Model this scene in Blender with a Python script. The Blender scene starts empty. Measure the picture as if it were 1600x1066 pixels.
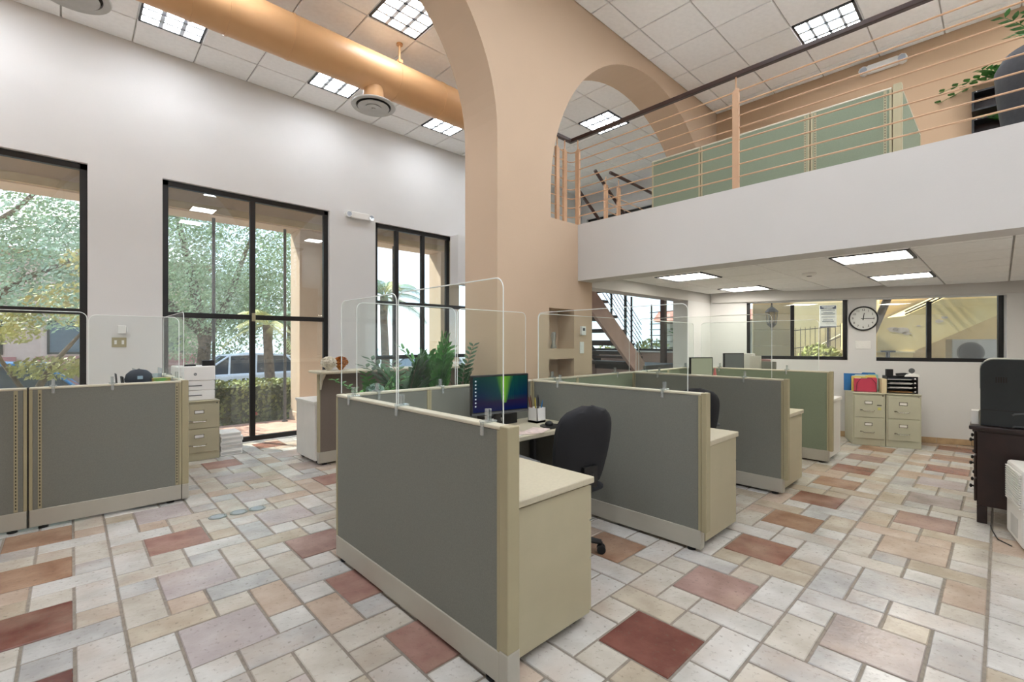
import bpy, bmesh, math, random
from mathutils import Vector, Matrix
R = random.Random(7)
scene = bpy.context.scene
COL = scene.collection
PI = math.pi
# ------------------------------------------------------------------ camera, sky, sun, exposure
AZ = math.radians(46.477)
FPX = 726.53
cam_d = bpy.data.cameras.new('camera'); cam = bpy.data.objects.new('camera', cam_d); COL.objects.link(cam)
cam.location = (0, 0, 1.47); cam.rotation_euler = (PI/2, 0, AZ - PI/2)
cam_d.sensor_width = 36; cam_d.lens = FPX/1600*36; cam_d.shift_y = 2/1600; cam_d.clip_start = .05; cam_d.clip_end = 400
scene.camera = cam
scene.view_settings.view_transform = 'Standard'; scene.view_settings.look = 'None'
scene.view_settings.exposure = 0.76; scene.view_settings.gamma = 1.0; scene.view_settings.use_curve_mapping = False
TROFFER = 15.5          # emission of the ceiling troffers
world = bpy.data.worlds.new('sky'); scene.world = world; world.use_nodes = True
def build_sky():
    nt = world.node_tree; N = nt.nodes; L = nt.links; N.clear()
    out = N.new('ShaderNodeOutputWorld'); bg = N.new('ShaderNodeBackground'); bg.inputs[1].default_value = 1.9
    tc = N.new('ShaderNodeTexCoord'); sep = N.new('ShaderNodeSeparateXYZ'); L.new(tc.outputs['Generated'], sep.inputs[0])
    ramp = N.new('ShaderNodeValToRGB'); e = ramp.color_ramp.elements
    e[0].position = 0.0; e[0].color = (.64, .78, .93, 1); e[1].position = .7; e[1].color = (.30, .52, .90, 1)
    L.new(sep.outputs[2], ramp.inputs[0])
    mp = N.new('ShaderNodeMapping'); mp.inputs['Scale'].default_value = (1, 1, 2.6); L.new(tc.outputs['Generated'], mp.inputs[0])
    nz = N.new('ShaderNodeTexNoise'); nz.inputs['Scale'].default_value = 3.2; nz.inputs['Detail'].default_value = 7
    L.new(mp.outputs[0], nz.inputs['Vector'])
    cr = N.new('ShaderNodeValToRGB'); cr.color_ramp.elements[0].position = .48; cr.color_ramp.elements[1].position = .70
    L.new(nz.outputs['Fac'], cr.inputs[0])
    mx = N.new('ShaderNodeMixRGB'); L.new(cr.outputs[0], mx.inputs[0]); L.new(ramp.outputs[0], mx.inputs[1]); mx.inputs[2].default_value = (.97, .98, 1, 1)
    L.new(mx.outputs[0], bg.inputs[0]); L.new(bg.outputs[0], out.inputs[0])
build_sky()
sun_d = bpy.data.lights.new('sun', 'SUN'); sun = bpy.data.objects.new('sun', sun_d); COL.objects.link(sun)
sun_d.energy = 7.0; sun_d.angle = .01; sun_d.color = (1, .95, .86)
sun.rotation_euler = Vector((.27, -.57, -.70)).to_track_quat('-Z', 'Y').to_euler(); sun.location = (-8, 14, 20)

# ------------------------------------------------------------------ materials
def lin(c):
    if isinstance(c, str): c = [int(c[i:i+2], 16)/255 for i in (0, 2, 4)]
    return tuple((x/12.92 if x <= .04045 else ((x+.055)/1.055)**2.4) for x in c) + (1,)
MATS = {}
def mat(name, col, rough=.6, metal=0.0, var=.05, vscale=6.0, bump=0.0, bscale=120.0, col2=None, spec=.5, detail=3, trans=0):
    if name in MATS: return MATS[name]
    m = bpy.data.materials.new(name); m.use_nodes = True; MATS[name] = m
    nt = m.node_tree; N = nt.nodes; L = nt.links; b = N['Principled BSDF']
    b.inputs['Roughness'].default_value = rough; b.inputs['Metallic'].default_value = metal; b.inputs['Specular IOR Level'].default_value = spec
    c = lin(col); c2 = lin(col2) if col2 else tuple(max(0, x*(1-var*2.2)) for x in c[:3]) + (1,)
    tc = N.new('ShaderNodeTexCoord'); nz = N.new('ShaderNodeTexNoise'); nz.inputs['Scale'].default_value = vscale; nz.inputs['Detail'].default_value = detail
    L.new(tc.outputs['Object'], nz.inputs['Vector'])
    cr = N.new('ShaderNodeValToRGB'); cr.color_ramp.elements[0].position = .35; cr.color_ramp.elements[1].position = .65
    cr.color_ramp.elements[0].color = c2; cr.color_ramp.elements[1].color = c
    L.new(nz.outputs['Fac'], cr.inputs[0]); L.new(cr.outputs[0], b.inputs['Base Color'])
    if bump:
        n2 = N.new('ShaderNodeTexNoise'); n2.inputs['Scale'].default_value = bscale; n2.inputs['Detail'].default_value = 2
        L.new(tc.outputs['Object'], n2.inputs['Vector'])
        bp = N.new('ShaderNodeBump'); bp.inputs['Strength'].default_value = bump; bp.inputs['Distance'].default_value = .01
        L.new(n2.outputs['Fac'], bp.inputs['Height']); L.new(bp.outputs[0], b.inputs['Normal'])
    return m
def emis(name, col, strength):
    if name in MATS: return MATS[name]
    m = bpy.data.materials.new(name); m.use_nodes = True; MATS[name] = m
    N = m.node_tree.nodes; L = m.node_tree.links; N.remove(N['Principled BSDF'])
    e = N.new('ShaderNodeEmission'); e.inputs[0].default_value = lin(col); e.inputs[1].default_value = strength
    L.new(e.outputs[0], N['Material Output'].inputs[0]); return m
def glassy(name, tint, refl, rough=.0, milky=0.0, milk='ffffff', fres=.5):
    if name in MATS: return MATS[name]
    m = bpy.data.materials.new(name); m.use_nodes = True; MATS[name] = m
    N = m.node_tree.nodes; L = m.node_tree.links; N.remove(N['Principled BSDF'])
    t = N.new('ShaderNodeBsdfTransparent'); t.inputs[0].default_value = lin(tint)
    g = N.new('ShaderNodeBsdfGlossy'); g.inputs['Roughness'].default_value = rough
    lw = N.new('ShaderNodeLayerWeight'); lw.inputs[0].default_value = .5; pw_ = N.new('ShaderNodeMath'); pw_.operation = 'POWER'; pw_.inputs[1].default_value = 4.0; L.new(lw.outputs['Facing'], pw_.inputs[0])
    ma = N.new('ShaderNodeMath'); ma.operation = 'MULTIPLY_ADD'; L.new(pw_.outputs[0], ma.inputs[0]); ma.inputs[1].default_value = fres; ma.inputs[2].default_value = refl
    mx = N.new('ShaderNodeMixShader'); L.new(ma.outputs[0], mx.inputs[0]); L.new(t.outputs[0], mx.inputs[1]); L.new(g.outputs[0], mx.inputs[2])
    last = mx
    if milky:
        d = N.new('ShaderNodeBsdfDiffuse'); d.inputs[0].default_value = lin(milk)
        nz = N.new('ShaderNodeTexNoise'); nz.inputs['Scale'].default_value = 2.5
        m2 = N.new('ShaderNodeMath'); m2.operation = 'MULTIPLY'; L.new(nz.outputs['Fac'], m2.inputs[0]); m2.inputs[1].default_value = milky*2
        mm = N.new('ShaderNodeMixShader'); L.new(m2.outputs[0], mm.inputs[0]); L.new(mx.outputs[0], mm.inputs[1]); L.new(d.outputs[0], mm.inputs[2]); last = mm
    L.new(last.outputs[0], N['Material Output'].inputs[0]); return m

M_white = mat('white_plaster', 'dcdbd9', .85, var=.012, vscale=1.2, bump=.05, bscale=60)
M_slab = mat('pale_plaster', 'd4d1cd', .85, var=.012, vscale=1.2, bump=.05, bscale=60)
M_peach = mat('peach_plaster', 'cbb298', .85, var=.015, vscale=1.2, bump=.05, bscale=60)
M_tan = mat('tan_plaster', 'c3a586', .85, var=.015, vscale=1.2, bump=.05, bscale=60)
M_black = mat('black_aluminium', '0d0b0b', .4, var=.1)
M_glass = glassy('window_glass', 'f4f7f5', .085, milky=.035)
M_acr = glassy('clear_acrylic', 'fcfefd', .004, milky=.006, fres=.22)
M_acred = mat('acrylic_edge', 'eef2ee', .25, var=.01)
M_clip = glassy('clear_plastic_clip', 'eef2f0', .10, milky=.16)
M_ctile = mat('ceiling_tile', 'f8f7f5', .9, var=.02, vscale=20, bump=.12, bscale=150)
M_cgrid = mat('ceiling_grid', 'bdb9b3', .7)
M_fab = mat('grey_green_fabric', '7e7f77', .95, var=.05, vscale=180, bump=.12, bscale=700)
M_fab2 = mat('sage_and_light_tint_fabric', '7f8974', .95, var=.05, vscale=180, bump=.12, bscale=700)  # sage upstairs; in the cubicle row a light tint put into the colour
M_fab3 = mat('taupe_fabric', '756b62', .95, var=.04, vscale=180, bump=.1, bscale=700)
M_trim = mat('beige_trim', 'a89f80', .5, var=.02)
M_cap = mat('light_beige_cap', 'cdc7b2', .4, var=.02)
M_kick = mat('pale_grey_kickplate', 'b3afa2', .45, var=.02)
M_slot = mat('dark_slot', '2a2620', .8)
M_lam = mat('beige_laminate', 'c4bca4', .45, var=.03, vscale=60)
M_beige = mat('beige_metal', 'b3ab8f', .45, var=.02)
M_putty = mat('putty_metal', 'bdbca6', .45, var=.02)
M_wmetal = mat('white_metal', 'dcdad2', .4, var=.02)
M_chair = mat('black_fabric', '17181d', .8, var=.1, vscale=200, bump=.15, bscale=600)
M_bplast = mat('black_plastic', '131314', .45, var=.08)
M_gplast = mat('grey_plastic', '55585a', .5)
M_chrome = mat('chrome', 'c8c6c0', .22, metal=1)
M_whitep = mat('white_plastic', 'ecebe7', .4, var=.01)
M_paper = mat('white_paper', 'f0eee8', .85, var=.02)
M_duct = mat('peach_painted_duct', 'd6a877', .38, var=.03, vscale=3)
M_alu = mat('spun_aluminium', 'c6c6c4', .35, metal=.15, var=.05)
M_rail = mat('dark_wood_handrail', '3c2620', .4, var=.12)
M_post = mat('tan_painted_steel', 'caa482', .5, var=.03)
M_dkwood = mat('espresso_wood', '2a1612', .4, var=.2, vscale=9)
M_mauve = mat('mauve_plaster', 'b59a90', .8, var=.05)
M_leaf = mat('green_leaf', '4f8f40', .5, var=.25, vscale=8)
M_leaf2 = mat('dark_green_leaf', '2b5a2a', .45, var=.25, vscale=8)
M_tleaf = mat('tree_leaf', 'b9d0a0', .7, var=.25, vscale=1.2)
M_tleaf2 = mat('yellow_green_leaf', 'cfcb80', .6, var=.25, vscale=1.5)
M_hleaf = mat('hedge_leaf', 'a3ad5c', .6, var=.35, vscale=2.5)
M_bark = mat('bark', '7d6a58', .9, var=.25, vscale=9)
M_soil = mat('soil', '3a2c22', .95)
M_pot = mat('dark_grey_pot', '33353a', .6, var=.12, vscale=30)

# ------------------------------------------------------------------ mesh building
class MB:
    def __init__(s): s.v = []; s.f = []; s.mi = []; s.cur = 0
    def add(s, vs, fs):
        o = len(s.v); s.v += [tuple(v) for v in vs]; s.f += [tuple(i+o for i in f) for f in fs]; s.mi += [s.cur]*len(fs); return s
    def box(s, x0, x1, y0, y1, z0, z1):
        x0, x1 = min(x0, x1), max(x0, x1); y0, y1 = min(y0, y1), max(y0, y1); z0, z1 = min(z0, z1), max(z0, z1)
        return s.add([(x0,y0,z0),(x1,y0,z0),(x1,y1,z0),(x0,y1,z0),(x0,y0,z1),(x1,y0,z1),(x1,y1,z1),(x0,y1,z1)],
                     [(0,3,2,1),(4,5,6,7),(0,1,5,4),(1,2,6,5),(2,3,7,6),(3,0,4,7)])
    def cyl(s, p0, p1, r0, r1=None, n=16, caps=True):
        r1 = r0 if r1 is None else r1
        p0 = Vector(p0); p1 = Vector(p1); d = (p1-p0).normalized()
        a = d.orthogonal().normalized(); b = d.cross(a)
        vs = []
        for p, r in ((p0, r0), (p1, r1)):
            for i in range(n):
                t = 2*PI*i/n; vs.append(p + (a*math.cos(t) + b*math.sin(t))*r)
        fs = [(i, (i+1) % n, n+(i+1) % n, n+i) for i in range(n)]
        if caps: fs += [tuple(range(n-1, -1, -1)), tuple(range(n, 2*n))]
        return s.add(vs, fs)
    def tube(s, path, r, n=8, caps=True):
        path = [Vector(p) for p in path]; vs = []; rs = r if isinstance(r, (list, tuple)) else [r]*len(path)
        up = Vector((0, 0, 1)); prev = None
        for i, p in enumerate(path):
            d = (path[min(i+1, len(path)-1)] - path[max(i-1, 0)]).normalized()
            a = d.cross(up) if prev is None else prev - d*prev.dot(d)
            if a.length < 1e-4: a = d.orthogonal()
            a.normalize(); prev = a; b = d.cross(a)
            for k in range(n):
                t = 2*PI*k/n; vs.append(p + (a*math.cos(t) + b*math.sin(t))*rs[i])
        fs = []
        for i in range(len(path)-1):
            for k in range(n): fs.append((i*n+k, i*n+(k+1) % n, (i+1)*n+(k+1) % n, (i+1)*n+k))
        if caps: fs += [tuple(range(n-1, -1, -1)), tuple(range((len(path)-1)*n, len(path)*n))]
        return s.add(vs, fs)
    def lathe(s, prof, c=(0, 0, 0), n=24, axis='z'):
        vs = []
        for r, h in prof:
            for k in range(n):
                t = 2*PI*k/n; x, y = r*math.cos(t), r*math.sin(t)
                vs.append((c[0]+x, c[1]+y, c[2]+h) if axis == 'z' else ((c[0]+x, c[1]+h, c[2]+y) if axis == 'y' else (c[0]+h, c[1]+x, c[2]+y)))
        fs = []
        for i in range(len(prof)-1):
            for k in range(n): fs.append((i*n+k, i*n+(k+1) % n, (i+1)*n+(k+1) % n, (i+1)*n+k))
        fs += [tuple(range(n-1, -1, -1)), tuple(range((len(prof)-1)*n, len(prof)*n))]
        return s.add(vs, fs)
    def prism(s, loops, fn0, fn1):
        """loops of 2D points (outline, then holes); fn0/fn1 map (a,b) to the near and far 3D faces"""
        bm = bmesh.new(); es = []; allv = []
        for lp in loops:
            vs = [bm.verts.new((p[0], p[1], 0)) for p in lp]; allv += vs
            for i in range(len(vs)): es.append(bm.edges.new((vs[i], vs[(i+1) % len(vs)])))
        bmesh.ops.triangle_fill(bm, use_beauty=True, use_dissolve=False, edges=es)
        bm.verts.index_update()
        tris = [tuple(v.index for v in f.verts) for f in bm.faces]; pts = [(v.co.x, v.co.y) for v in bm.verts]; n = len(pts)
        bm.free()
        fs = list(tris) + [tuple(n+i for i in reversed(t)) for t in tris]; o = 0
        for lp in loops:
            k = len(lp)
            fs += [(o+i, o+(i+1) % k, n+o+(i+1) % k, n+o+i) for i in range(k)]; o += k
        return s.add([fn0(*p) for p in pts] + [fn1(*p) for p in pts], fs)
    def build(s, name, m=None, parent=None, smooth=False, bev=0, loc=None, rz=None, fix=True):
        me = bpy.data.meshes.new(name); me.from_pydata(s.v, [], s.f)
        ms = m if isinstance(m, (list, tuple)) else [m]
        for x in ms: me.materials.append(x)
        if len(ms) > 1: me.polygons.foreach_set('material_index', s.mi)
        if fix:
            bm = bmesh.new(); bm.from_mesh(me); bmesh.ops.recalc_face_normals(bm, faces=bm.faces); bm.to_mesh(me); bm.free()
        if smooth: me.shade_smooth(); 
        if smooth and hasattr(me, 'set_sharp_from_angle'): me.set_sharp_from_angle(angle=math.radians(40))
        o = bpy.data.objects.new(name, me); COL.objects.link(o)
        if parent is not None: o.parent = parent
        if loc is not None: o.location = loc
        if rz is not None: o.rotation_euler = (0, 0, rz)
        if bev:
            md = o.modifiers.new('bevel', 'BEVEL'); md.width = bev; md.segments = 2; md.limit_method = 'ANGLE'
        return o
def tag(o, label, cat, group=None):
    o['label'] = label; o['category'] = cat
    if group: o['group'] = group
    return o
def struct(o, label=None):
    o['kind'] = 'structure'
    if label: o['label'] = label
    return o
def empty(name, loc=(0, 0, 0), rz=0):
    o = bpy.data.objects.new(name, None); COL.objects.link(o); o.location = loc; o.rotation_euler = (0, 0, rz); o.empty_display_size = .1
    return o
def thing(name, label, cat, loc=(0, 0, 0), rz=0, group=None): return tag(empty(name, loc, rz), label, cat, group)
def B(x0, x1, y0, y1, z0, z1): return MB().box(x0, x1, y0, y1, z0, z1)
def copy_tree(o, parent=None):
    c = o.copy(); COL.objects.link(c); c.parent = parent
    for ch in list(o.children): copy_tree(ch, c)
    return c
def text_mesh(body, size, name, m, parent, loc, rot, align='CENTER', depth=.0008):
    cu = bpy.data.curves.new('t', 'FONT'); cu.body = body; cu.size = size; cu.align_x = align; cu.align_y = 'CENTER'; cu.extrude = depth
    t = bpy.data.objects.new('t', cu); COL.objects.link(t)
    me = bpy.data.meshes.new_from_object(t.evaluated_get(bpy.context.evaluated_depsgraph_get())); bpy.data.objects.remove(t); bpy.data.curves.remove(cu)
    me.name = name; me.materials.clear(); me.materials.append(m)
    o = bpy.data.objects.new(name, me); COL.objects.link(o); o.parent = parent; o.location = loc; o.rotation_euler = rot
    return o
CA, SA = math.cos(AZ), math.sin(AZ)
def seen(x, y, z, mg=30):                 # is a point inside the photograph's frame (used only to choose which pieces become single parts)
    d = x*CA + y*SA
    if d < .15: return 0
    u = 800 + FPX*(x*SA - y*CA)/d; v = 535 - FPX*(z-1.47)/d
    return (1/(d*d)) if (-mg < u < 1600+mg and -mg < v < 1066+mg) else 0

# ================================================================== THE SETTING
YW, YA, YA2, ZC = 7.56, 3.27, 3.76, 5.26       # left wall, arch wall near and far face, ceiling
XB, YB = -3.5, -3.2                             # walls behind the camera
XU, XF = 7.8, 9.7                               # mezzanine end wall, stair hall end wall
# ---- floor with its tiles
floor = struct(MB().prism([[(XB-.3, YB-.3), (10.7, YB-.3), (10.7, -2.5), (8.1, 3.6), (XF+.2, 3.7), (XF+.2, YW+.25), (XB-.3, YW+.25)]], lambda a, b: (a, b, -.12), lambda a, b: (a, b, -.006))
               .build('floor', mat('grout', '8f867a', .9, var=.1, vscale=30)), 'stone tile floor in a repeating four-size pattern')
PAL = {}
def tilemat(n, a, b, r=.24):
    m = mat('tile_'+n, a, r, col2=b, vscale=4.5, detail=9, bump=.25, bscale=35); PAL[n] = m
    N = m.node_tree.nodes; L = m.node_tree.links; oi = N.new('ShaderNodeObjectInfo'); nz = next(q for q in N if q.type == 'TEX_NOISE')
    nz.noise_dimensions = '4D'; mu = N.new('ShaderNodeMath'); mu.operation = 'MULTIPLY'; mu.inputs[1].default_value = 90; L.new(oi.outputs['Random'], mu.inputs[0]); L.new(mu.outputs[0], nz.inputs['W'])
    # a second, broader stain of a neighbouring clay colour
    n2 = N.new('ShaderNodeTexNoise'); n2.noise_dimensions = '4D'; n2.inputs['Scale'].default_value = 2.2; n2.inputs['Detail'].default_value = 5; L.new(mu.outputs[0], n2.inputs['W'])
    tc = next(q for q in N if q.type == 'TEX_COORD'); L.new(tc.outputs['Object'], n2.inputs['Vector'])
    cr = N.new('ShaderNodeValToRGB'); cr.color_ramp.elements[0].position = .48; cr.color_ramp.elements[1].position = .75; cr.color_ramp.elements[1].color = (.6, .6, .6, 1); L.new(n2.outputs['Fac'], cr.inputs[0])
    base = next(q for q in N if q.type == 'VALTORGB' and q is not cr); mx = N.new('ShaderNodeMixRGB'); mx.inputs[2].default_value = lin('b7a08c'); L.new(cr.outputs[0], mx.inputs[0]); L.new(base.outputs[0], mx.inputs[1])
    # small dark pits in the clay
    n3 = N.new('ShaderNodeTexNoise'); n3.inputs['Scale'].default_value = 42; n3.inputs['Detail'].default_value = 4; L.new(tc.outputs['Object'], n3.inputs['Vector'])
    c3 = N.new('ShaderNodeValToRGB'); c3.color_ramp.elements[0].position = .60; c3.color_ramp.elements[1].position = .72; c3.color_ramp.elements[1].color = (.45, .45, .45, 1); L.new(n3.outputs['Fac'], c3.inputs[0])
    m3 = N.new('ShaderNodeMixRGB'); m3.inputs[2].default_value = lin('6a5f55'); L.new(c3.outputs[0], m3.inputs[0]); L.new(mx.outputs[0], m3.inputs[1]); L.new(m3.outputs[0], N['Principled BSDF'].inputs['Base Color'])
tilemat('cream', 'c9c4b9', 'b2aa9d'); tilemat('ivory', 'cfcdc8', 'b8b5ae'); tilemat('sand', 'c2b8a6', 'a89c8a'); tilemat('peachy', 'c4b3a3', 'ad9a8a')
tilemat('grey', 'c0bfbb', 'a5a3a0'); tilemat('mauve', 'b3a8a3', '978b86'); tilemat('lilac', 'bdb4b2', 'aa9f9d'); tilemat('rose', 'aa8f86', '8c7068')
tilemat('red', '7f5248', '633c33'); tilemat('brick', '96695a', '7a5043'); tilemat('orange', 'a98a72', '8e6c56'); tilemat('pinkred', 'a58378', '8c685f')
GX, GY, OX, OY = .1875, .1893, 2.64, .243
SHP = [(0, 0, 2, 2), (2, 1, 1, 2), (3, 1, 1, 1), (1, 2, 1, 1), (-1, 2, 2, 1), (3, -1, 1, 2), (1, 3, 2, 1), (2, 0, 1, 1), (0, 3, 1, 1)]
BIG = {(-1, 1): 'red', (0, 1): 'rose', (1, 1): 'brick', (2, 1): 'orange', (3, 1): 'brick', (0, 0): 'mauve', (1, 0): 'grey', (2, 0): 'peachy', (3, 0): 'rose', (4, 0): 'mauve', (5, 0): 'lilac',
       (-4, 4): 'red', (-4, 5): 'orange', (-3, 5): 'pinkred', (-3, 4): 'lilac', (-3, 3): 'lilac', (-2, 4): 'rose', (-2, 3): 'pinkred', (-2, 5): 'lilac', (-1, 6): 'pinkred', (-1, 7): 'mauve', (-2, 8): 'pinkred', (-1, 8): 'lilac', (0, 7): 'sand', (0, 8): 'lilac', (-2, 6): 'lilac', (-2, 7): 'lilac', (-1, 5): 'lilac',
       (-3, 7): 'pinkred', (-3, 8): 'brick', (-3, 6): 'lilac', (4, 1): 'orange', (5, 1): 'brick', (6, 1): 'rose', (0, 2): 'orange', (-2, 2): 'pinkred', (-1, 3): 'brick', (-4, 3): 'red', (7, 0): 'orange', (7, 1): 'orange', (6, 0): 'brick', (-4, 6): 'orange'}
TM = {}
def tile_geo(w, h):
    g = .0065; x0, x1, y0, y1 = g, w*GX-g, g, h*GY-g; c = .004
    return ([(x0,y0,-.02),(x1,y0,-.02),(x1,y1,-.02),(x0,y1,-.02),(x0,y0,-c),(x1,y0,-c),(x1,y1,-c),(x0,y1,-c),(x0+c,y0+c,0),(x1-c,y0+c,0),(x1-c,y1-c,0),(x0+c,y1-c,0)],
            [(0,1,5,4),(1,2,6,5),(2,3,7,6),(3,0,4,7),(4,5,9,8),(5,6,10,9),(6,7,11,10),(7,4,8,11),(8,9,10,11)])
tiles = []
def wallx(y): return 9.1 - (y-.75)*math.tan(math.radians(20))
for I in range(-9, 11):
    for J in range(-6, 12):
        for si, (a, b, w, h) in enumerate(SHP):
            x = OX+(4*I+a)*GX; y = OY+(4*J+b)*GY; cx = x+w*GX/2; cy = y+h*GY/2
            if x < XB or y < YB or y+h*GY > YW+.18: continue
            if cy < 3.5 and cx > wallx(cy)-.02: continue
            if x+w*GX > XF: continue
            rr = random.Random(I*9173+J*331+si*17)
            if si == 0: k = BIG.get((I, J)) or rr.choice(['rose', 'mauve', 'lilac', 'lilac', 'grey', 'brick', 'peachy', 'sand', 'mauve'])
            else: k = rr.choice(['cream', 'cream', 'ivory', 'ivory', 'sand', 'grey', 'peachy', 'cream', 'grey', 'ivory'])
            tiles.append((seen(cx, cy, 0)*w*h, x, y, w, h, k, rr.uniform(-.0012, .0012)))
tiles.sort(key=lambda t: -t[0])
rest = MB(); names = list(PAL)
for i, (sc, x, y, w, h, k, dz) in enumerate(tiles):
    if i < 300 and sc > 0:
        if (w, h) not in TM:
            me = bpy.data.meshes.new('floor_tile'); v, f = tile_geo(w, h); me.from_pydata(v, [], f); me.materials.append(PAL['cream']); TM[(w, h)] = me
        o = bpy.data.objects.new('floor_tile', TM[(w, h)]); COL.objects.link(o); o.parent = floor; o.location = (x, y, dz)
        o.material_slots[0].link = 'OBJECT'; o.material_slots[0].material = PAL[k]
    else:
        v, f = tile_geo(w, h); rest.cur = names.index(k); rest.add([(p[0]+x, p[1]+y, p[2]+dz) for p in v], f)
o = rest.build('distant_floor_tiles', [PAL[n] for n in names], floor, fix=False); o['kind'] = 'stuff'

# ---- walls
def arc(cx, cz, r, a0, a1, n=40): return [(cx+r*math.cos(a0+(a1-a0)*i/n), cz+r*math.sin(a0+(a1-a0)*i/n)) for i in range(n+1)]
def rect(a0, a1, b0, b1): return [(a0, b0), (a1, b0), (a1, b1), (a0, b1)]
WT = .24
W7_ADDED = (7.0, 9.3, .42, 3.58)  # unseen opening, added to let daylight into the stair hall
W1, W2, W3 = (-2.05, .15, .012, 3.62), (.874, 3.07, .012, 3.62), (3.88, 6.25, .42, 3.58)
struct(MB().prism([rect(XB, XF+.2, -.1, ZC+.3)] + [rect(*w) for w in (W1, W2, W3, W7_ADDED)], lambda a, b: (a, YW, b), lambda a, b: (a, YW+WT, b)).build('wall_left', M_white), 'tall white wall with three black-framed windows')
BR, BCX, BCZ = 1.65, 2.914-1.65, 3.46
SR, SCX, SCZ = 1.985, 5.655, 3.07
out = [(2.914, 0), (4.385, 0), (4.385, 2.5), (XU+.05, 2.5), (XU+.05, ZC+.3), (XB, ZC+.3), (XB, 0), (BCX-BR, 0)] + list(reversed(arc(BCX, BCZ, BR, 0, PI)))
hole = [(SCX-SR, 2.787), (SCX+SR, 2.787)] + arc(SCX, SCZ, SR, 0, PI)
n1, n2 = rect(3.643, 4.057, 1.40, 1.833), rect(3.643, 4.057, 1.0, 1.29)
wa = struct(MB().prism([out, hole, n1, n2], lambda a, b: (a, YA, b), lambda a, b: (a, YA2, b)).build('wall_arch', M_peach), 'peach wall with a tall arch and a half-round arch above the mezzanine')
MB().box(3.6, 4.1, YA+.24, YA2-.002, .96, 1.87).build('niche_back', M_peach, wa)
# right-hand angled wall, in its own frame: local x along the wall, local y outwards
AW = math.radians(-70); PW = (9.1, .75, 0)
R1, R2 = (-2.36, -.95, 1.19, 2.135), (-.6, .85, 1.185, 2.13)
wr = struct(MB().prism([rect(-3.02, 4.2, -.1, 2.45), rect(*R1), rect(*R2)], lambda a, b: (a, 0, b), lambda a, b: (a, .2, b)).build('wall_right', M_white, loc=PW, rz=AW), 'white end wall with two wide low windows')
struct(B(-2.9, 4.2, -.05, -.001, 2.15, 2.318).build('trim_1', M_slab, loc=PW, rz=AW), 'white bulkhead above the end wall windows')
bb = struct(empty('baseboard_right', PW, AW), 'beige stone tile baseboard'); bbm = mat('beige_stone', 'c2a57f', .5, var=.12, vscale=9)
for k in range(18): B(-2.98+k*.385, -2.98+k*.385+.38, -.014, -.001, .001, .085).build('baseboard_tile', bbm, bb, bev=.002)
bl = struct(empty('baseboard_left'), 'beige stone tile baseboard')
for x0, x1 in ((.16, .86), (3.08, 6.2), (6.21, 9.3)):
    n = max(1, round((x1-x0)/.38)); st = (x1-x0)/n
    for k in range(n): B(x0+k*st, x0+k*st+st-.005, YW-.014, YW-.001, .001, .085).build('baseboard_tile', bbm, bl, bev=.002)
struct(B(XU, XU+.15, YB, YA2, 2.79, ZC+.1).build('wall_mezzanine', M_tan), 'tan end wall of the mezzanine')
struct(B(XB-.2, XB, YB-.2, YW+WT, -.1, ZC+.3).build('wall_back', M_white), 'white wall behind the camera')
struct(B(XB-.2, 11, YB-.2, YB, -.1, ZC+.3).build('wall_side', M_white), 'white wall to the right of the camera')
# stair hall end wall with its window, and the pier under the beam
struct(MB().prism([rect(YA2, YW+.2, -.1, ZC+.3), rect(4.0, 7.4, 1.27, 4.65)], lambda a, b: (XF, a, b), lambda a, b: (XF+.2, a, b)).build('wall_stair_hall', M_white), 'white end wall of the stair hall with a wide window')
struct(B(XF-.32, XF-.001, YA2, YW, 0, 1.24).build('trim_2', M_mauve), 'mauve ledge wall under the stair hall window')
struct(B(XF-.34, XF-.001, YA2, YW, 1.241, 1.27).build('trim_3', M_slab), 'pale sill on the ledge wall')
struct(B(4.386, 8.1, 3.5, YA2, 2.15, 2.5).build('trim_4', M_slab), 'white beam along the foot of the arch wall')
struct(B(7.26, 8.1, 3.5, YA2, 0, 2.149).build('wall_pier', M_white), 'white pier at the end of the beam')
struct(B(XU+.05, XF, 3.5, YA2, 2.5, ZC+.2).build('wall_hall_side', M_white), 'white upper wall beside the stair hall')
# ---- mezzanine slab and the ceiling under it
slab = struct(B(4.124, 4.40, YB, YA, 2.158, 2.787).build('mezzanine_edge', M_slab), 'pale plaster edge beam of the mezzanine')
struct(MB().prism([[(4.40, YB), (10.5, YB), (8.1, 3.5), (8.1, YA2), (7.95, YA2), (7.95, 3.27), (4.40, 3.27)]], lambda a, b: (a, b, 2.45), lambda a, b: (a, b, 2.787)).build('floor_mezzanine', M_slab), 'mezzanine floor slab')
lowc = struct(MB().prism([[(4.40, YB), (10.5, YB), (8.1, 3.5), (4.40, 3.5)]], lambda a, b: (a, b, 2.322), lambda a, b: (a, b, 2.44)).build('ceiling_low', M_cgrid), 'low tiled ceiling under the mezzanine')
ceil = struct(B(XB-.2, XF+.2, YB-.2, YW+.2, ZC+.02, ZC+.14).build('ceiling', M_cgrid), 'high suspended ceiling of white tiles')
LX, LY, LG = .566, 7.0, .645            # ceiling grid in the window bay
def cgeo(w, h, t=.02):
    g = .007; c = .006; x0, x1, y0, y1 = g, w-g, g, h-g
    return ([(x0,y0,t),(x1,y0,t),(x1,y1,t),(x0,y1,t),(x0,y0,c),(x1,y0,c),(x1,y1,c),(x0,y1,c),(x0+c,y0+c,0),(x1-c,y0+c,0),(x1-c,y1-c,0),(x0+c,y1-c,0)],
            [(4,5,1,0),(5,6,2,1),(6,7,3,2),(7,4,0,3),(8,9,5,4),(9,10,6,5),(10,11,7,6),(11,8,4,7),(11,10,9,8)])
CM = {}; LIGHTS = []
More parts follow.
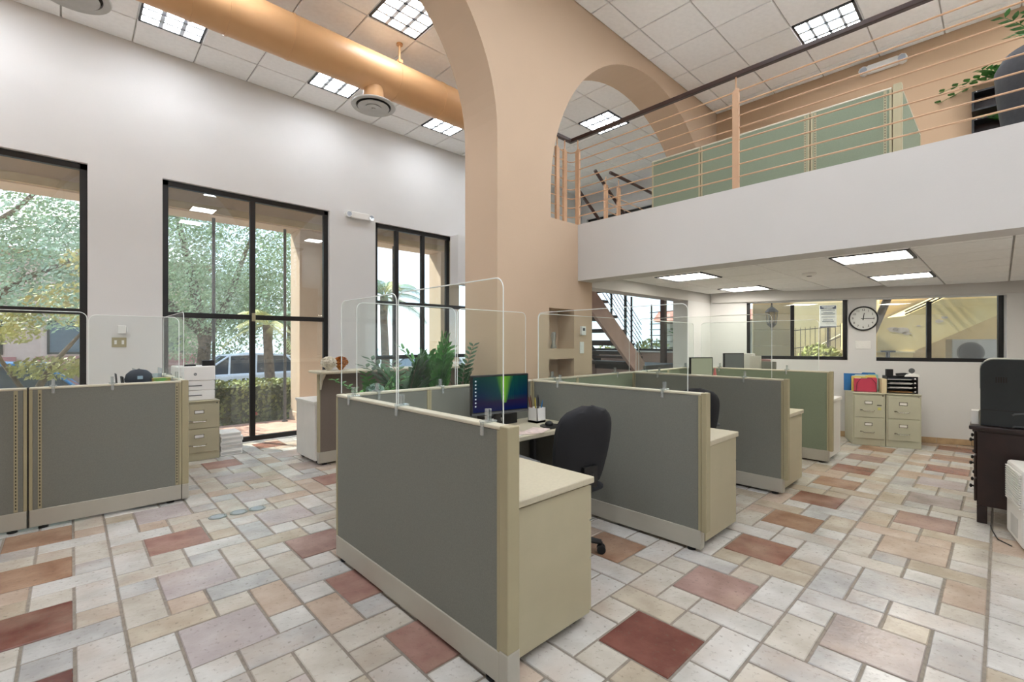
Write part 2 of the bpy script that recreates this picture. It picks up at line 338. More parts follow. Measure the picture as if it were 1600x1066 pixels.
def ceiling_grid(parent, x_lines, y_lines, z, lights, inside=None):
    far = MB()
    for i in range(len(x_lines)-1):
        for j in range(len(y_lines)-1):
            x0, x1, y0, y1 = x_lines[i], x_lines[i+1], y_lines[j], y_lines[j+1]; w, h = round(x1-x0, 3), round(y1-y0, 3)
            if w < .05 or h < .05 or (inside and not inside((x0+x1)/2, (y0+y1)/2)): continue
            if any(abs((x0+x1)/2-a) < .1 and abs((y0+y1)/2-b) < .1 for a, b in lights): LIGHTS.append((x0, x1, y0, y1, z, parent)); continue
            v, f = cgeo(w, h)
            if seen((x0+x1)/2, (y0+y1)/2, z, 80):
                if (w, h) not in CM:
                    me = bpy.data.meshes.new('ceiling_tile'); me.from_pydata(v, [], f); me.materials.append(M_ctile); CM[(w, h)] = me
                o = bpy.data.objects.new('ceiling_tile', CM[(w, h)]); COL.objects.link(o); o.parent = parent; o.location = (x0, y0, z)
            else: far.add([(p[0]+x0, p[1]+y0, p[2]+z) for p in v], f)
    if far.v: o = far.build('other_ceiling_tiles', M_ctile, parent, fix=False); o['kind'] = 'stuff'
def lines(lo, hi, org, st):
    k0 = math.ceil((lo-org)/st+.05); k1 = math.floor((hi-org)/st-.05)
    return [lo]+[org+k*st for k in range(k0, k1+1)]+[hi]
xl = lines(XB, XF, LX, LG); yl = lines(YA2, YW, LY, LG)
ceiling_grid(ceil, xl, yl, ZC, [(LX+LG*(3*k+.5), LY-LG*(.5+3*m)) for k in range(-2, 4) for m in (0, 1)])
RX, RY = 5.0, 3.02
xr = lines(XB, XU, RX, .64); yr = lines(YB, YA, RY, .635)
ceiling_grid(ceil, xr, yr, ZC, [(RX+.64*(2.5+3*k), RY-.635*(2.5+3*m)) for k in range(-4, 1) for m in (0, 1, 2)])
xq = lines(4.42, 10.4, 7.34, .64); yq = lines(YB, 3.49, .56, .63)
ceiling_grid(lowc, xq, yq, 2.302, [(7.34+.64*(.5+3*k), .56+.63*(.5+3*m)) for k in (-1, 0) for m in (-1, 0, 1)], lambda x, y: x < wallx(y)-.1)
# ---- windows
def window(name, par_loc, rz, x0, x1, z0, z1, vs, hs, yy, label, fw=.07, dark=M_black, panes=True, sides=(1, 1, 1, 1)):
    w = struct(empty(name, par_loc, rz), label); y0, y1 = yy
    f = MB()
    if sides[0]: f.box(x0, x0+fw, y0, y1, z0, z1)
    if sides[1]: f.box(x1-fw, x1, y0, y1, z0, z1)
    if sides[2]: f.box(x0, x1, y0, y1, z0, z0+fw)
    if sides[3]: f.box(x0, x1, y0, y1, z1-fw, z1)
    f.build('window_frame', dark, w, bev=.004)
    for v in vs: B(v-fw*.5, v+fw*.5, y0, y1, z0+fw, z1-fw).build('mullion', dark, w, bev=.004)
    xs = [x0+fw*.6]+list(vs)+[x1-fw*.6]; zs = [z0+fw*.6]+list(hs)+[z1-fw*.6]
    for i in range(len(xs)-1):
        for h in hs: B(xs[i]+.01, xs[i+1]-.01, y0+.004, y1-.004, h-fw*.5, h+fw*.5).build('transom', dark, w, bev=.004)
        for j in range(len(zs)-1): B(xs[i], xs[i+1], (y0+y1)/2-.003, (y0+y1)/2+.003, zs[j], zs[j+1]).build('pane', M_glass, w)
    return w
yy = (YW+.06, YW+.13)
window('window_1', (0, 0, 0), 0, *W1[:2], .012, 3.62, [-1.0], [1.84], yy, 'black-framed window behind the long grey panel')
w2 = window('window_2', (0, 0, 0), 0, *W2[:2], .012, 3.62, [1.956], [1.84], yy, 'tall black-framed sliding window doors')
B(1.94, 1.985, YW+.03, YW+.06, 1.78, 1.90).build('latch', M_trim, w2, bev=.004)
window('window_3', (0, 0, 0), 0, *W3[:2], .42, 3.58, [4.335, 4.895, 5.47], [1.2, 2.18], yy, 'black-framed window of many lights beside the arch')
window('window_7_added', (0, 0, 0), 0, *W7_ADDED[:2], .42, 3.58, [7.77, 8.53], [1.2, 2.18], yy, 'unseen black-framed window added to light the stair hall')  # out of view; put in to brighten the hall behind the arch
struct(B(5.48, 6.2, YW-.26, YW-.002, 2.62, 3.575).build('trim_5', M_white), 'white boxed-out panel over the last lights of the window')
window('window_4', PW, AW, *R1[:2], R1[2], R1[3], [-1.69], [], (.08, .13), 'wide low window with lantern outside', fw=.055, sides=(1, 1, 1, 0))
window('window_5', PW, AW, *R2[:2], R2[2], R2[3], [.045], [], (.08, .13), 'wide low window onto a yellow outdoor stair', fw=.055, sides=(0, 1, 1, 0))
window('window_6', (XF, 0, 0), PI/2, 4.0, 7.4, 1.27, 4.65, [5.3, 6.3], [2.75], (-.12, -.06), 'window behind the stairs', fw=.05)

# ================================================================== CEILING LIGHTS, DUCT, DIFFUSERS
M_lens = emis('lit_diffuser', 'f4f8ff', TROFFER); M_low = emis('lit_flat_diffuser', 'fff9ee', TROFFER*.62)
M_tfr = mat('dark_troffer_frame', '3a3a3c', .5); M_louv = mat('white_louvre', 'd8dde2', .4)
def louvre_glow(m):      # thin white louvre: a little of the lamp light passes through it
    N = m.node_tree.nodes; L = m.node_tree.links; t = N.new('ShaderNodeBsdfTranslucent'); t.inputs[0].default_value = (.9, .95, 1, 1); mx = N.new('ShaderNodeMixShader'); mx.inputs[0].default_value = .07
    L.new(N['Principled BSDF'].outputs[0], mx.inputs[1]); L.new(t.outputs[0], mx.inputs[2]); L.new(mx.outputs[0], N['Material Output'].inputs[0])
louvre_glow(M_louv)
ORD = ['first', 'second', 'third', 'fourth', 'fifth', 'sixth', 'seventh']
def lightlabel(x, y, z):
    if z < 3:
        near = 'near the mezzanine edge' if x < 6.5 else 'near the end wall'
        side = 'on the stair side' if y > 2 else ('above the filing cabinets' if y > 0 else 'past the dark dresser')
        return 'flat lit panel in the low ceiling %s, %s' % (near, side)
    if y > YA2:
        k = round((x-LX-LG*.5)/(3*LG)); row = 'in the window wall row' if y > 6 else 'in the arch wall row'
        return 'louvred ceiling light %s, %s' % (row, {0: 'above the first white wall bay', 1: 'beside the round diffuser', 2: 'last before the tall arch', 3: 'seen through the half-round arch', -1: 'just left of the photo', -2: 'farthest left of the photo'}[k])
    k = round((RX+.64*2.5-x)/(3*.64)); m = round((RY-.635*2.5-y)/(3*.635))
    if k == 0 and m == 0: return 'louvred ceiling light above the mezzanine handrail'
    return 'louvred ceiling light of the camera side, %s from the tan wall in the %s row' % (ORD[k], ['arch-side', 'middle', 'far'][m])
LAB = {}
for (x0, x1, y0, y1, z, par) in LIGHTS:
    cx, cy = (x0+x1)/2, (y0+y1)/2; low = z < 3
    s = seen(cx, cy, z, 60)
    lab = lightlabel(cx, cy, z)
    t = thing('ceiling_light', lab, 'ceiling light', (cx, cy, z), 0, 'ceiling troffers')
    w = (x1-x0)/2-.012; h = (y1-y0)/2-.012; fr = .022
    f = MB(); f.box(-w, w, -h, -h+fr, -.006, .015); f.box(-w, w, h-fr, h, -.006, .015); f.box(-w, -w+fr, -h, h, -.006, .015); f.box(w-fr, w, -h, h, -.006, .015)
    f.build('frame', M_tfr, t)
    B(-w+fr, w-fr, -h+fr, h-fr, .004, .018).build('diffuser', M_low if low else M_lens, t)
    if not low and s:
        for a in (-1/3, 1/3): B(a*w-.022, a*w+.022, -h+fr, h-fr, -.004, .003).build('louvre', M_louv, t)
        for b in (-.5, 0, .5): B(-w+fr, w-fr, b*h-.014, b*h+.014, -.004, .003).build('louvre', M_louv, t)
DY, DZ, DR = 5.39, 4.83, .232
duct = thing('air_duct', 'round peach-painted air duct hanging below the window bay ceiling', 'air duct', (0, DY, DZ))
MB().cyl((XB+.02, 0, 0), (5.2, 0, 0), DR, n=48).build('duct_pipe', M_duct, duct, smooth=True)
for x in (-1.3, .85, 1.15, 1.75, 3.7, 5.1):
    MB().cyl((x-.012, 0, 0), (x+.012, 0, 0), DR+.006, n=48).build('duct_seam', M_duct, duct, smooth=True)
for x in (.3, 3.03, 4.95):
    MB().cyl((x, -DR*.55, DR*.8), (x, -DR*.55, ZC-DZ), .014, n=10).cyl((x, -DR*.55, ZC-DZ-.02), (x, -DR*.55, ZC-DZ-.001), .04, n=12).build('hanger_rod', M_duct, duct, smooth=True)
    MB().cyl((x-.016, 0, 0), (x+.016, 0, 0), DR+.004, n=48).box(x-.03, x+.03, -DR*.55-.035, -DR*.55+.025, DR*.78, DR*.78+.04).build('hanger_strap', M_duct, duct, smooth=True)
def diffuser(x, lab):
    t = thing('ceiling_diffuser', lab, 'air diffuser', (x, DY, 4.405), 0, 'round diffusers under the duct')
    MB().lathe([(.125, .045), (.125, .25)], n=28).build('neck', M_duct, t, smooth=True)
    MB().lathe([(.10, .045), (.125, .05), (.26, .02), (.268, .01), (.262, 0), (.21, .004), (.205, .03)], n=40).build('outer_ring', M_alu, t, smooth=True)
    MB().lathe([(.205, .02), (.20, .035), (.05, .034)], n=32).build('dark_gap', M_slot, t, smooth=True)
    MB().lathe([(.19, -.012), (.185, -.004), (.09, .022), (.088, .018), (.16, -.008)], n=36).build('inner_ring', M_alu, t, smooth=True)
    MB().lathe([(.10, -.02), (.098, -.016), (.03, .01), (.02, -.028), (.008, -.03)], n=28).build('center_cone', M_alu, t, smooth=True)
diffuser(2.74, 'round aluminium air diffuser hanging below the duct beside a ceiling light')
diffuser(.0, 'round aluminium air diffuser cut by the top edge of the photo')
diffuser(5.0, 'round aluminium air diffuser hidden behind the tall arch')

# ================================================================== PANELS, SCREENS, DESKS
PH = 1.115
def fx(axis):        # local frame: a along the panel, b across, z up
    return (lambda a, b, z: (a, b, z)) if axis == 'y' else (lambda a, b, z: (b, a, z))
def pbox(m, axis, a0, a1, b0, b1, z0, z1):
    return m.box(a0, a1, b0, b1, z0, z1) if axis == 'y' else m.box(b0, b1, a0, a1, z0, z1)
def panel(axis, p, a0, a1, label, group, fab=M_fab, slots=(), z=0, h=PH, near_post=True, kick=M_kick):
    """axis 'x': plane x=p running along y from a0 to a1; 'y': plane y=p running along x"""
    loc = (p, a0, z) if axis == 'x' else (a0, p, z); L = a1-a0
    t = thing('cubicle_panel', label, 'office partition', loc, 0, group); T = .03
    def P(a, b, c, d, e, f): return pbox(MB(), axis, a, b, c, d, e, f)
    P(.02, L-.02, -T+.004, T-.004, .155, h-.018).build('fabric_panel', fab, t, bev=.003)
    P(0, L, -T, T, h-.018, h).build('top_cap', M_cap, t, bev=.006)
    P(.002, L-.002, -T-.001, T+.001, .022, .155).build('kick_plate', kick, t, bev=.004)
    P(0, .02, -T, T, .155, h-.018).build('edge_post', M_trim, t, bev=.003); P(L-.02, L, -T, T, .155, h-.018).build('edge_post', M_trim, t, bev=.003)
    for a in (.08, L-.08): MB().cyl(fx(axis)(a, 0, 0), fx(axis)(a, 0, .012), .03, n=12).cyl(fx(axis)(a, 0, .01), fx(axis)(a, 0, .03), .009, n=8).build('levelling_foot', M_bplast, t)
    for a in slots:
        P(a-.011, a+.011, -T-.001, T+.001, .16, h-.02).build('slotted_rail', M_trim, t)
        m = MB(); n = 34
        for i in range(n):
            zz = .18+(h-.22)*i/n
            for sgn in (-1, 1): pbox(m, axis, a-.003, a+.003, sgn*(T+.0015)-.0008, sgn*(T+.0015)+.0008, zz, zz+.016)
        o = m.build('slots', M_slot, t); o['kind'] = 'stuff'
    return t
def screen(axis, p, a0, a1, label, clips, z0=PH+.006, z1=1.75, group='acrylic sneeze guards'):
    loc = (p, a0, z0) if axis == 'x' else (a0, p, z0); L = a1-a0; H = z1-z0
    t = thing('acrylic_screen', label, 'clear screen', loc, 0, group)
    r = .05; o = [(0, 0), (L, 0)] + [(L-r+r*math.cos(i*PI/12), H-r+r*math.sin(i*PI/12)) for i in range(7)] + [(r-r*math.sin(i*PI/12), H-r+r*math.cos(i*PI/12)) for i in range(7)]
    F = fx(axis)
    MB().prism([o], lambda a, z: F(a, -.0025, z), lambda a, z: F(a, .0025, z)).build('pane', M_acr, t)
    m = MB(); q = [(0, 0)] + list(reversed(o[2:])) + [(L, 0)]
    m.tube([F(a, 0, z) for a, z in q], .003, n=6); m.build('polished_edge', M_acred, t)
    for a in clips:
        c = MB(); s = .010
        pbox(c, axis, a-s, a+s, .003, .012, -.004, .055); pbox(c, axis, a-s, a+s, -.012, -.003, -.004, .055)
        pbox(c, axis, a-s*2.2, a+s*2.2, -.036, .036, -.0055, .004)
        pbox(c, axis, a-s, a+s, .032, .04, -.06, 0); pbox(c, axis, a-s, a+s, -.04, -.032, -.06, 0)
        c.build('clamp', M_clip, t, bev=.002)
    return t
G_P = 'low fabric partitions of the cubicle row'
p1 = panel('x', 1.345, 1.46, 3.13, 'large grey partition in the foreground with a clear screen on top', G_P, )
pbox(MB(), 'x', -.055, -.002, -.035, .035, .17, PH+.002).build('end_cover', M_trim, p1, bev=.005)
pbox(MB(), 'x', -.055, -.002, -.037, .037, .02, .17).build('end_foot_cover', M_kick, p1, bev=.005)
DIV = [(3.21, 'second', 'grey-green partition behind the near black chair'), (4.98, 'third', 'olive-grey partition with the second white pedestal at its end'), (6.68, 'fourth', 'partition with sage light tint nearest the end wall windows')]
for x, n, lb in DIV:
    t = panel('x', x, 1.44, 3.07, lb, G_P, fab=M_fab2 if x > 6 else M_fab)  # last divider: greener copy of the same cloth, its different light coloured in
    pbox(MB(), 'x', -.04, -.002, -.034, .034, .15, PH+.002).build('end_cover', M_trim, t, bev=.005)
BK = [(1.38, 2.03, 'short back partition in front of the potted plants'), (2.03, 3.18, 'back partition behind the desk monitor'), (3.24, 3.87, 'short back partition below the wall niches'), (3.87, 4.95, 'back partition of the middle cubicle beside the stairs'),
      (5.01, 5.8, 'back partition piece left of the far monitor'), (5.8, 6.65, 'back partition of the far cubicle near the pier')]
for a, b, lb in BK: panel('y', 3.1, a, b, lb, G_P, fab=M_fab2 if a > 3.2 else M_fab)  # farther back panels take the greener, light-tinted copy of the cloth too
screen('x', 1.345, 1.47, 2.35, 'clear acrylic screen on the foreground partition, near half with rounded corner', (.10, .84))
screen('x', 1.345, 2.37, 3.11, 'clear acrylic screen on the foreground partition, far half', (.55,))
screen('y', 3.1, 1.45, 2.3, 'clear acrylic screen in front of the potted plants', (.15, .7))
screen('y', 3.1, 2.32, 3.12, 'clear acrylic screen behind the desk monitor', (.3,))
screen('x', 3.21, 1.55, 3.02, 'clear acrylic screen on the partition behind the near chair', (.18, 1.2))
screen('y', 3.1, 3.3, 4.9, 'clear acrylic screen on the back partition by the wall niches', (.2, 1.3))
screen('x', 4.98, 1.55, 3.02, 'clear acrylic screen on the olive-grey partition', (.25, 1.2))
screen('y', 3.1, 5.05, 6.6, 'clear acrylic screen on the back partition by the white pier', (.2, 1.3))
screen('x', 6.68, 1.55, 3.02, 'clear acrylic screen on the sage partition', (.35, 1.2))
# the long panel on the left with its return
G_L = 'partitions of the left work area'
pl1 = panel('y', 5.25, -.235, .745, 'long grey partition at left, section with the beige end post', G_L, slots=(.06, .945))
pl0 = panel('y', 5.25, -1.25, -.245, 'grey partition section cut by the left edge of the photo', G_L, slots=(.945,))
pbox(MB(), 'y', .982, 1.035, -.033, .033, .155, PH+.002).build('end_cover', M_trim, pl1, bev=.005)
pbox(MB(), 'y', .982, 1.035, -.036, .036, .02, .155).build('end_foot_cover', M_kick, pl1, bev=.005)
panel('x', .77, 5.3, 6.6, 'grey partition running back from the end post at left', G_L)
B(-.0095, -.0005, -.026, .026, .02, PH).build('seam_shade_filler', M_slot, pl1)  # dark strip added to stop light through the seam, shade as colour
screen('y', 5.25, -.9, .10, 'clear acrylic screen on the long left partition, left piece', (.35, .8), z1=1.72)
screen('y', 5.25, .11, .73, 'clear acrylic screen on the long left partition, right piece', (.15,), z1=1.70)
screen('x', .77, 5.28, 6.58, 'clear acrylic screen running back beside the white printer', (.4, 1.0), z1=1.755)

def pedestal(x, y, label, mm, top, w=.6, d=.52, h=.72):
    t = thing('drawer_pedestal', label, 'drawer unit', (x, y, 0), 0, 'drawer pedestals at partition ends')
    B(.03, w-.02, 0, d, .05, h).build('body', mm, t, bev=.004)
    zz = [.055, .33, .53, h-.004]
    for i in range(3):
        dr = B(w-.02, w, .006, d-.006, zz[i]+.004, zz[i+1]-.004).build('drawer', mm, t, bev=.003)
        B(w, w+.012, d*.3, d*.7, zz[i+1]-.03, zz[i+1]-.015).build('pull', M_gplast, dr)
    for a in (.09, w-.09):
        for b in (.06, d-.06): MB().cyl((a, b-.012, .024), (a, b+.012, .024), .024, n=14).box(a-.012, a+.012, b-.016, b+.016, .03, .052).build('caster', M_bplast, t)
    if top: B(.005, w+.01, -.01, d+.01, h+.001, h+.04).build('top', mm if top == 1 else top, t, bev=.005)
    return t
pedestal(1.40, 1.49, 'large beige drawer pedestal in the foreground under the return desk', M_beige, None, h=.722)
for x, lb in ((3.245, 'beige drawer pedestal at the end of the grey-green partition'), (5.015, 'beige drawer pedestal at the end of the olive-grey partition'), (6.715, 'beige drawer pedestal at the end of the sage partition')):
    pedestal(x, 1.45, lb, M_wmetal if x > 6 else M_beige, M_lam if x < 6 else M_wmetal)
WZ = .765
def worktop(x0, x1, y0, y1, label, grp='cubicle worktops'):
    t = thing('worktop', label, 'desk top', (x0, y0, 0), 0, grp)
    B(0, x1-x0, 0, y1-y0, WZ-.035, WZ).build('slab', M_lam, t, bev=.006)
    B(.01, .04, y1-y0-.06, y1-y0-.01, 0, WZ-.036).build('support_leg', M_gplast, t); B(x1-x0-.04, x1-x0-.01, y1-y0-.06, y1-y0-.01, 0, WZ-.036).build('support_leg', M_gplast, t)
    return t
worktop(1.378, 2.0, 1.475, 2.455, 'beige return desk top over the foreground pedestal')
worktop(1.378, 3.175, 2.46, 3.066, 'beige desk top with the monitor and papers')
worktop(3.244, 4.945, 2.46, 3.066, 'beige desk top of the middle cubicle')
worktop(5.014, 6.645, 2.46, 3.066, 'beige desk top of the far cubicle')
worktop(6.714, 8.0, 2.3, 3.066, 'desk top behind the sage partition')

# ---- office chairs
def chair(x, y, rz, label):
    t = thing('office_chair', label, 'office chair', (x, y, 0), rz, 'black office chairs')
    base = MB()
    for k in range(5):
        a = 2*PI*k/5+.5; c, s = math.cos(a), math.sin(a)
        base.tube([(0, 0, .105), (.15*c, .15*s, .10), (.30*c, .30*s, .075)], [.03, .026, .018], n=8)
    base.lathe([(.04, .07), (.045, .09), (.04, .14)], n=16); base.build('star_base', M_bplast, t, smooth=True)
    for k in range(5):
        a = 2*PI*k/5+.5; px, py = .30*math.cos(a), .30*math.sin(a); qx, qy = -math.sin(a), math.cos(a)
        MB().cyl((px+qx*.008, py+qy*.008, .03), (px+qx*.028, py+qy*.028, .03), .03, n=16).cyl((px-qx*.028, py-qy*.028, .03), (px-qx*.008, py-qy*.008, .03), .03, n=16).cyl((px, py, .03), (px, py, .08), .01, n=8).build('caster', M_bplast, t, smooth=True)
    MB().cyl((0, 0, .13), (0, 0, .40), .025, n=16).cyl((0, 0, .13), (0, 0, .27), .034, n=16).build('gas_lift', M_bplast, t, smooth=True)
    B(-.10, .10, -.14, .12, .395, .43).build('seat_plate', M_bplast, t, bev=.01)
    def cushion(W, D, z0, z1, n=9):
        m = MB(); g = []
        for top in (1, 0):
            for i in range(n+1):
                for j in range(n+1):
                    u = i/n*2-1; v = j/n*2-1
                    k = 1/max(1, (abs(u)**5+abs(v)**5)**(1/5))
                    e = max(abs(u), abs(v))**4
                    zz = (z1-(z1-z0)*.45*e) if top else (z0+(z1-z0)*.35*e)
                    if top: zz -= .012*(1-u*u)*(1 if v < .4 else .3)
                    g.append((u*k*W/2, v*k*D/2, zz))
        m.v = g; N1 = (n+1)*(n+1); q = lambda i, j: i*(n+1)+j
        for i in range(n):
            for j in range(n):
                m.f += [(q(i, j), q(i+1, j), q(i+1, j+1), q(i, j+1)), (N1+q(i, j), N1+q(i, j+1), N1+q(i+1, j+1), N1+q(i+1, j))]
        for i in range(n):
            for a, b in (((i, 0), (i+1, 0)), ((i+1, n), (i, n)), ((0, i+1), (0, i)), ((n, i), (n, i+1))):
                m.f.append((q(*a), N1+q(*a), N1+q(*b), q(*b)))
        m.mi = [0]*len(m.f); return m
    cushion(.52, .50, .43, .52).build('seat', M_chair, t, smooth=True)
    m = MB(); nu, nv = 10, 16; z0, z1 = .50, 1.055
    def hw(v): # half width of the back along its height
        if v < .2: return .18+.045*math.sin(v/.2*PI/2)
        if v < .62: return .225+.02*math.sin((v-.2)/.42*PI/2)
        return .245*max(.0, 1-((v-.62)/.385)**3.2)**.5 if v < 1 else .04
    for side in (0, 1):
        for j in range(nv+1):
            v = j/nv; w = hw(v)
            for i in range(nu+1):
                u = i/nu*2-1; e = max(abs(u)**6, abs(2*v-1)**14)
                yb = -.235-.10*v**1.5+.035*u*u-.02*math.sin(v*PI*1.1)
                th = (.05 if side == 0 else -.035)*(1-.85*e)
                m.v.append((u*w, yb+th+(.02*math.sin(v*PI*.9) if side == 0 else 0), z0+(z1-z0)*v))
    q = lambda s, j, i: s*(nu+1)*(nv+1)+j*(nu+1)+i
    for j in range(nv):
        for i in range(nu):
            m.f += [(q(0, j, i), q(0, j, i+1), q(0, j+1, i+1), q(0, j+1, i)), (q(1, j, i), q(1, j+1, i), q(1, j+1, i+1), q(1, j, i+1))]
    for j in range(nv): m.f += [(q(0, j, 0), q(0, j+1, 0), q(1, j+1, 0), q(1, j, 0)), (q(0, j, nu), q(1, j, nu), q(1, j+1, nu), q(0, j+1, nu))]
    for i in range(nu): m.f += [(q(0, 0, i), q(1, 0, i), q(1, 0, i+1), q(0, 0, i+1)), (q(0, nv, i), q(0, nv, i+1), q(1, nv, i+1), q(1, nv, i))]
    m.mi = [0]*len(m.f); m.build('backrest', M_chair, t, smooth=True)
    MB().tube([(0, -.08, .415), (0, -.24, .42), (0, -.31, .50), (0, -.32, .62)], .022, n=8).box(-.06, .06, -.325, -.295, .52, .66).build('back_bracket', M_bplast, t, smooth=True)
    for s in (-1, 1):
        ar = MB().tube([(s*.2, -.02, .425), (s*.29, -.02, .43), (s*.305, -.02, .50), (s*.305, -.02, .67)], .018, n=8).build('arm_support', M_bplast, t, smooth=True)
        B(s*.305-.04, s*.305+.04, -.14, .16, .67, .70).build('arm_pad', M_gplast, ar, bev=.014)
    return t
chair(2.50, 2.16, -.14, 'black office chair at the desk with the monitor')
chair(4.28, 2.15, -.6, 'black office chair in the middle cubicle, only its back showing')

# ---- monitors
def screen_mat():
    m = bpy.data.materials.new('screen_wallpaper'); m.use_nodes = True; N = m.node_tree.nodes; L = m.node_tree.links; N.remove(N['Principled BSDF'])
    tc = N.new('ShaderNodeTexCoord'); sp = N.new('ShaderNodeSeparateXYZ'); L.new(tc.outputs['Generated'], sp.inputs[0])
    def math_(op, a, b=None):
        n = N.new('ShaderNodeMath'); n.operation = op
        for i, x in enumerate((a, b)):
            if x is None: continue
            if hasattr(x, 'links') or not isinstance(x, (int, float)): L.new(x, n.inputs[i])
            else: n.inputs[i].default_value = x
        return n.outputs[0]
    base = N.new('ShaderNodeValToRGB'); e = base.color_ramp.elements; e[0].position = 0; e[0].color = (.004, .015, .10, 1); e[1].position = 1; e[1].color = (.01, .07, .06, 1)
    k = e.new(.28); k.color = (.03, .02, .07, 1); k = e.new(.45); k.color = (.005, .03, .09, 1); L.new(sp.outputs[2], base.inputs[0])
    wv = N.new('ShaderNodeTexNoise'); mp = N.new('ShaderNodeMapping'); mp.inputs['Scale'].default_value = (26, 1, 1.2); L.new(tc.outputs['Generated'], mp.inputs[0]); L.new(mp.outputs[0], wv.inputs['Vector']); wv.inputs['Scale'].default_value = 1.4
    # green beam: widens upwards around x = .52
    dx = math_('ABSOLUTE', math_('SUBTRACT', sp.outputs[0], .56)); wd = math_('MULTIPLY_ADD', sp.outputs[2], .16); N[wd.node.name].inputs[2].default_value = .01
    g = math_('SUBTRACT', 1.0, math_('DIVIDE', dx, wd)); g = math_('MAXIMUM', g, 0.0); up = math_('GREATER_THAN', sp.outputs[2], .22)
    g = math_('MULTIPLY', math_('MULTIPLY', g, up), math_('ADD', wv.outputs['Fac'], .3))
    far = math_('SUBTRACT', 1.0, math_('MULTIPLY', dx, 2.4)); far = math_('MULTIPLY', math_('MAXIMUM', far, 0.0), math_('MULTIPLY', math_('POWER', wv.outputs['Fac'], 2.0), math_('GREATER_THAN', sp.outputs[2], .3)))
    m1 = N.new('ShaderNodeMixRGB'); L.new(far, m1.inputs[0]); L.new(base.outputs[0], m1.inputs[1]); m1.inputs[2].default_value = (.02, .22, .10, 1)
    m2 = N.new('ShaderNodeMixRGB'); L.new(g, m2.inputs[0]); L.new(m1.outputs[0], m2.inputs[1]); m2.inputs[2].default_value = (.30, .75, .04, 1)
    em = N.new('ShaderNodeEmission'); L.new(m2.outputs[0], em.inputs[0]); em.inputs[1].default_value = .3
    L.new(em.outputs[0], N['Material Output'].inputs[0]); return m
M_scr = screen_mat(); M_scr2 = emis('grey_green_screen', '8d8f78', .6)
def monitor(x, y, rz, label, w=.55, h=.315, zb=.13, sm=None, tilt=0):
    t = thing('computer_monitor', label, 'monitor', (x, y, WZ), rz, 'desk monitors')   # screen faces local -y
    b = B(-w/2, w/2, -.012, .022, zb, zb+h).build('bezel', M_bplast, t, bev=.006)
    sc = B(-w/2+.014, w/2-.014, -.0135, -.0115, zb+.026, zb+h-.014).build('display', sm or M_scr, b)
    B(-w/2+.003, w/2-.003, -.0145, -.0125, zb+.003, zb+.018).build('chin_strip', M_gplast, b)
    if sm is None:
        icon = MB()
        for k in range(8): icon.box(-w/2+.03, -w/2+.042, -.0142, -.0136, zb+h-.05-k*.028, zb+h-.04-k*.028)
        icon.build('desktop_icons', mat('icon_white', 'dfe6ee', .5), b)
    MB().tube([(0, .03, .015), (0, .045, .08), (0, .03, zb+.12)], [.035, .03, .03], n=10).build('stand_neck', M_bplast, t, smooth=True)
    MB().lathe([(.12, .0005), (.12, .008), (.03, .018), (.02, .02)], c=(0, .01, 0), n=28).build('stand_base', M_bplast, t, smooth=True)
    return t
monitor(2.52, 2.79, -.15, 'black computer monitor with a green aurora wallpaper')
monitor(6.28, 2.84, -.5, 'dark computer monitor in the far cubicle below the white pier', w=.36, h=.30, zb=.20, sm=M_scr2)
monitor(7.35, 2.82, -.5, 'grey monitor back behind the sage partition', w=.36, h=.3, zb=.24, sm=mat('monitor_back_grey', '6b6f72', .5))
# ---- things on the near desk
riser = thing('monitor_riser', 'black desktop organiser under the monitor with a white label', 'desk organiser', (2.62, 2.885, WZ), -.05)
MB().box(-.16, .22, .05, .13, .001, .09).build('body', M_bplast, riser, bev=.004); B(-.06, .04, .047, .0495, .035, .065).build('label_strip', M_paper, riser)
pc = thing('pen_cup', 'white square pen holder beside the monitor', 'pen holder', (2.99, 2.83, WZ))
m = MB(); s = .055
m.box(-s, s, -s, -s+.005, .001, .13); m.box(-s, s, s-.005, s, .001, .13); m.box(-s, -s+.005, -s, s, .001, .13); m.box(s-.005, s, -s, s, .001, .13); m.box(-s, s, -s, s, .001, .02); m.build('cup', M_whitep, pc)
for k, (dx, dy, c, h) in enumerate(((-.03, .01, '5a2f22', .22), (-.01, -.02, '2a2a30', .20), (.01, .02, 'c9b43a', .19), (.025, -.01, '2b6fa0', .17), (.03, .02, '1c1c28', .21), (-.02, .03, '7a3a2c', .2))):
    p = tag(MB().cyl((0, 0, 0), (dx*.9, dy*.9, h-.03), .0055, n=8).cyl((dx*.9, dy*.9, h-.03), (dx*1.05, dy*1.05, h), .0055, .002, n=8).build('pen', mat('pen_'+c, c, .4), loc=(2.99+dx, 2.83+dy, WZ+.022)), ['dark brown pen in the white holder, leftmost', 'black pen in the front of the white holder', 'yellow pen in the white holder', 'blue pen in the white holder', 'navy pen in the white holder, rightmost', 'reddish brown pen at the back of the white holder'][k], 'pen', 'pens in the holder')
mp_ = tag(MB().lathe([(.10, .001), (.10, .006), (.095, .007)], n=30).box(-.11, .09, -.09, .0, .001, .0062).build('mouse_pad', M_bplast, loc=(2.93, 2.60, WZ)), 'black mouse pad on the desk beside the chair', 'mouse pad')
mo = thing('computer_mouse', 'small black and silver mouse on the mouse pad', 'mouse', (2.93, 2.63, WZ+.008))
m = MB(); nn = 8
m.lathe([(.034, 0), (.036, .012), (.028, .026), (.012, .033)], n=16); m.build('shell', M_bplast, mo, smooth=True); B(-.004, .004, -.035, -.015, .02, .03).build('scroll_wheel', M_chrome, mo)
def sheet(x, y, rz, w, h, z, label, mm=M_paper):
    m = MB(); m.box(-w/2, w/2, -h/2, h/2, 0, .0012)
    return tag(m.build('paper_sheet', mm, loc=(x, y, z), rz=rz), label, 'paper', 'papers on the near desk')
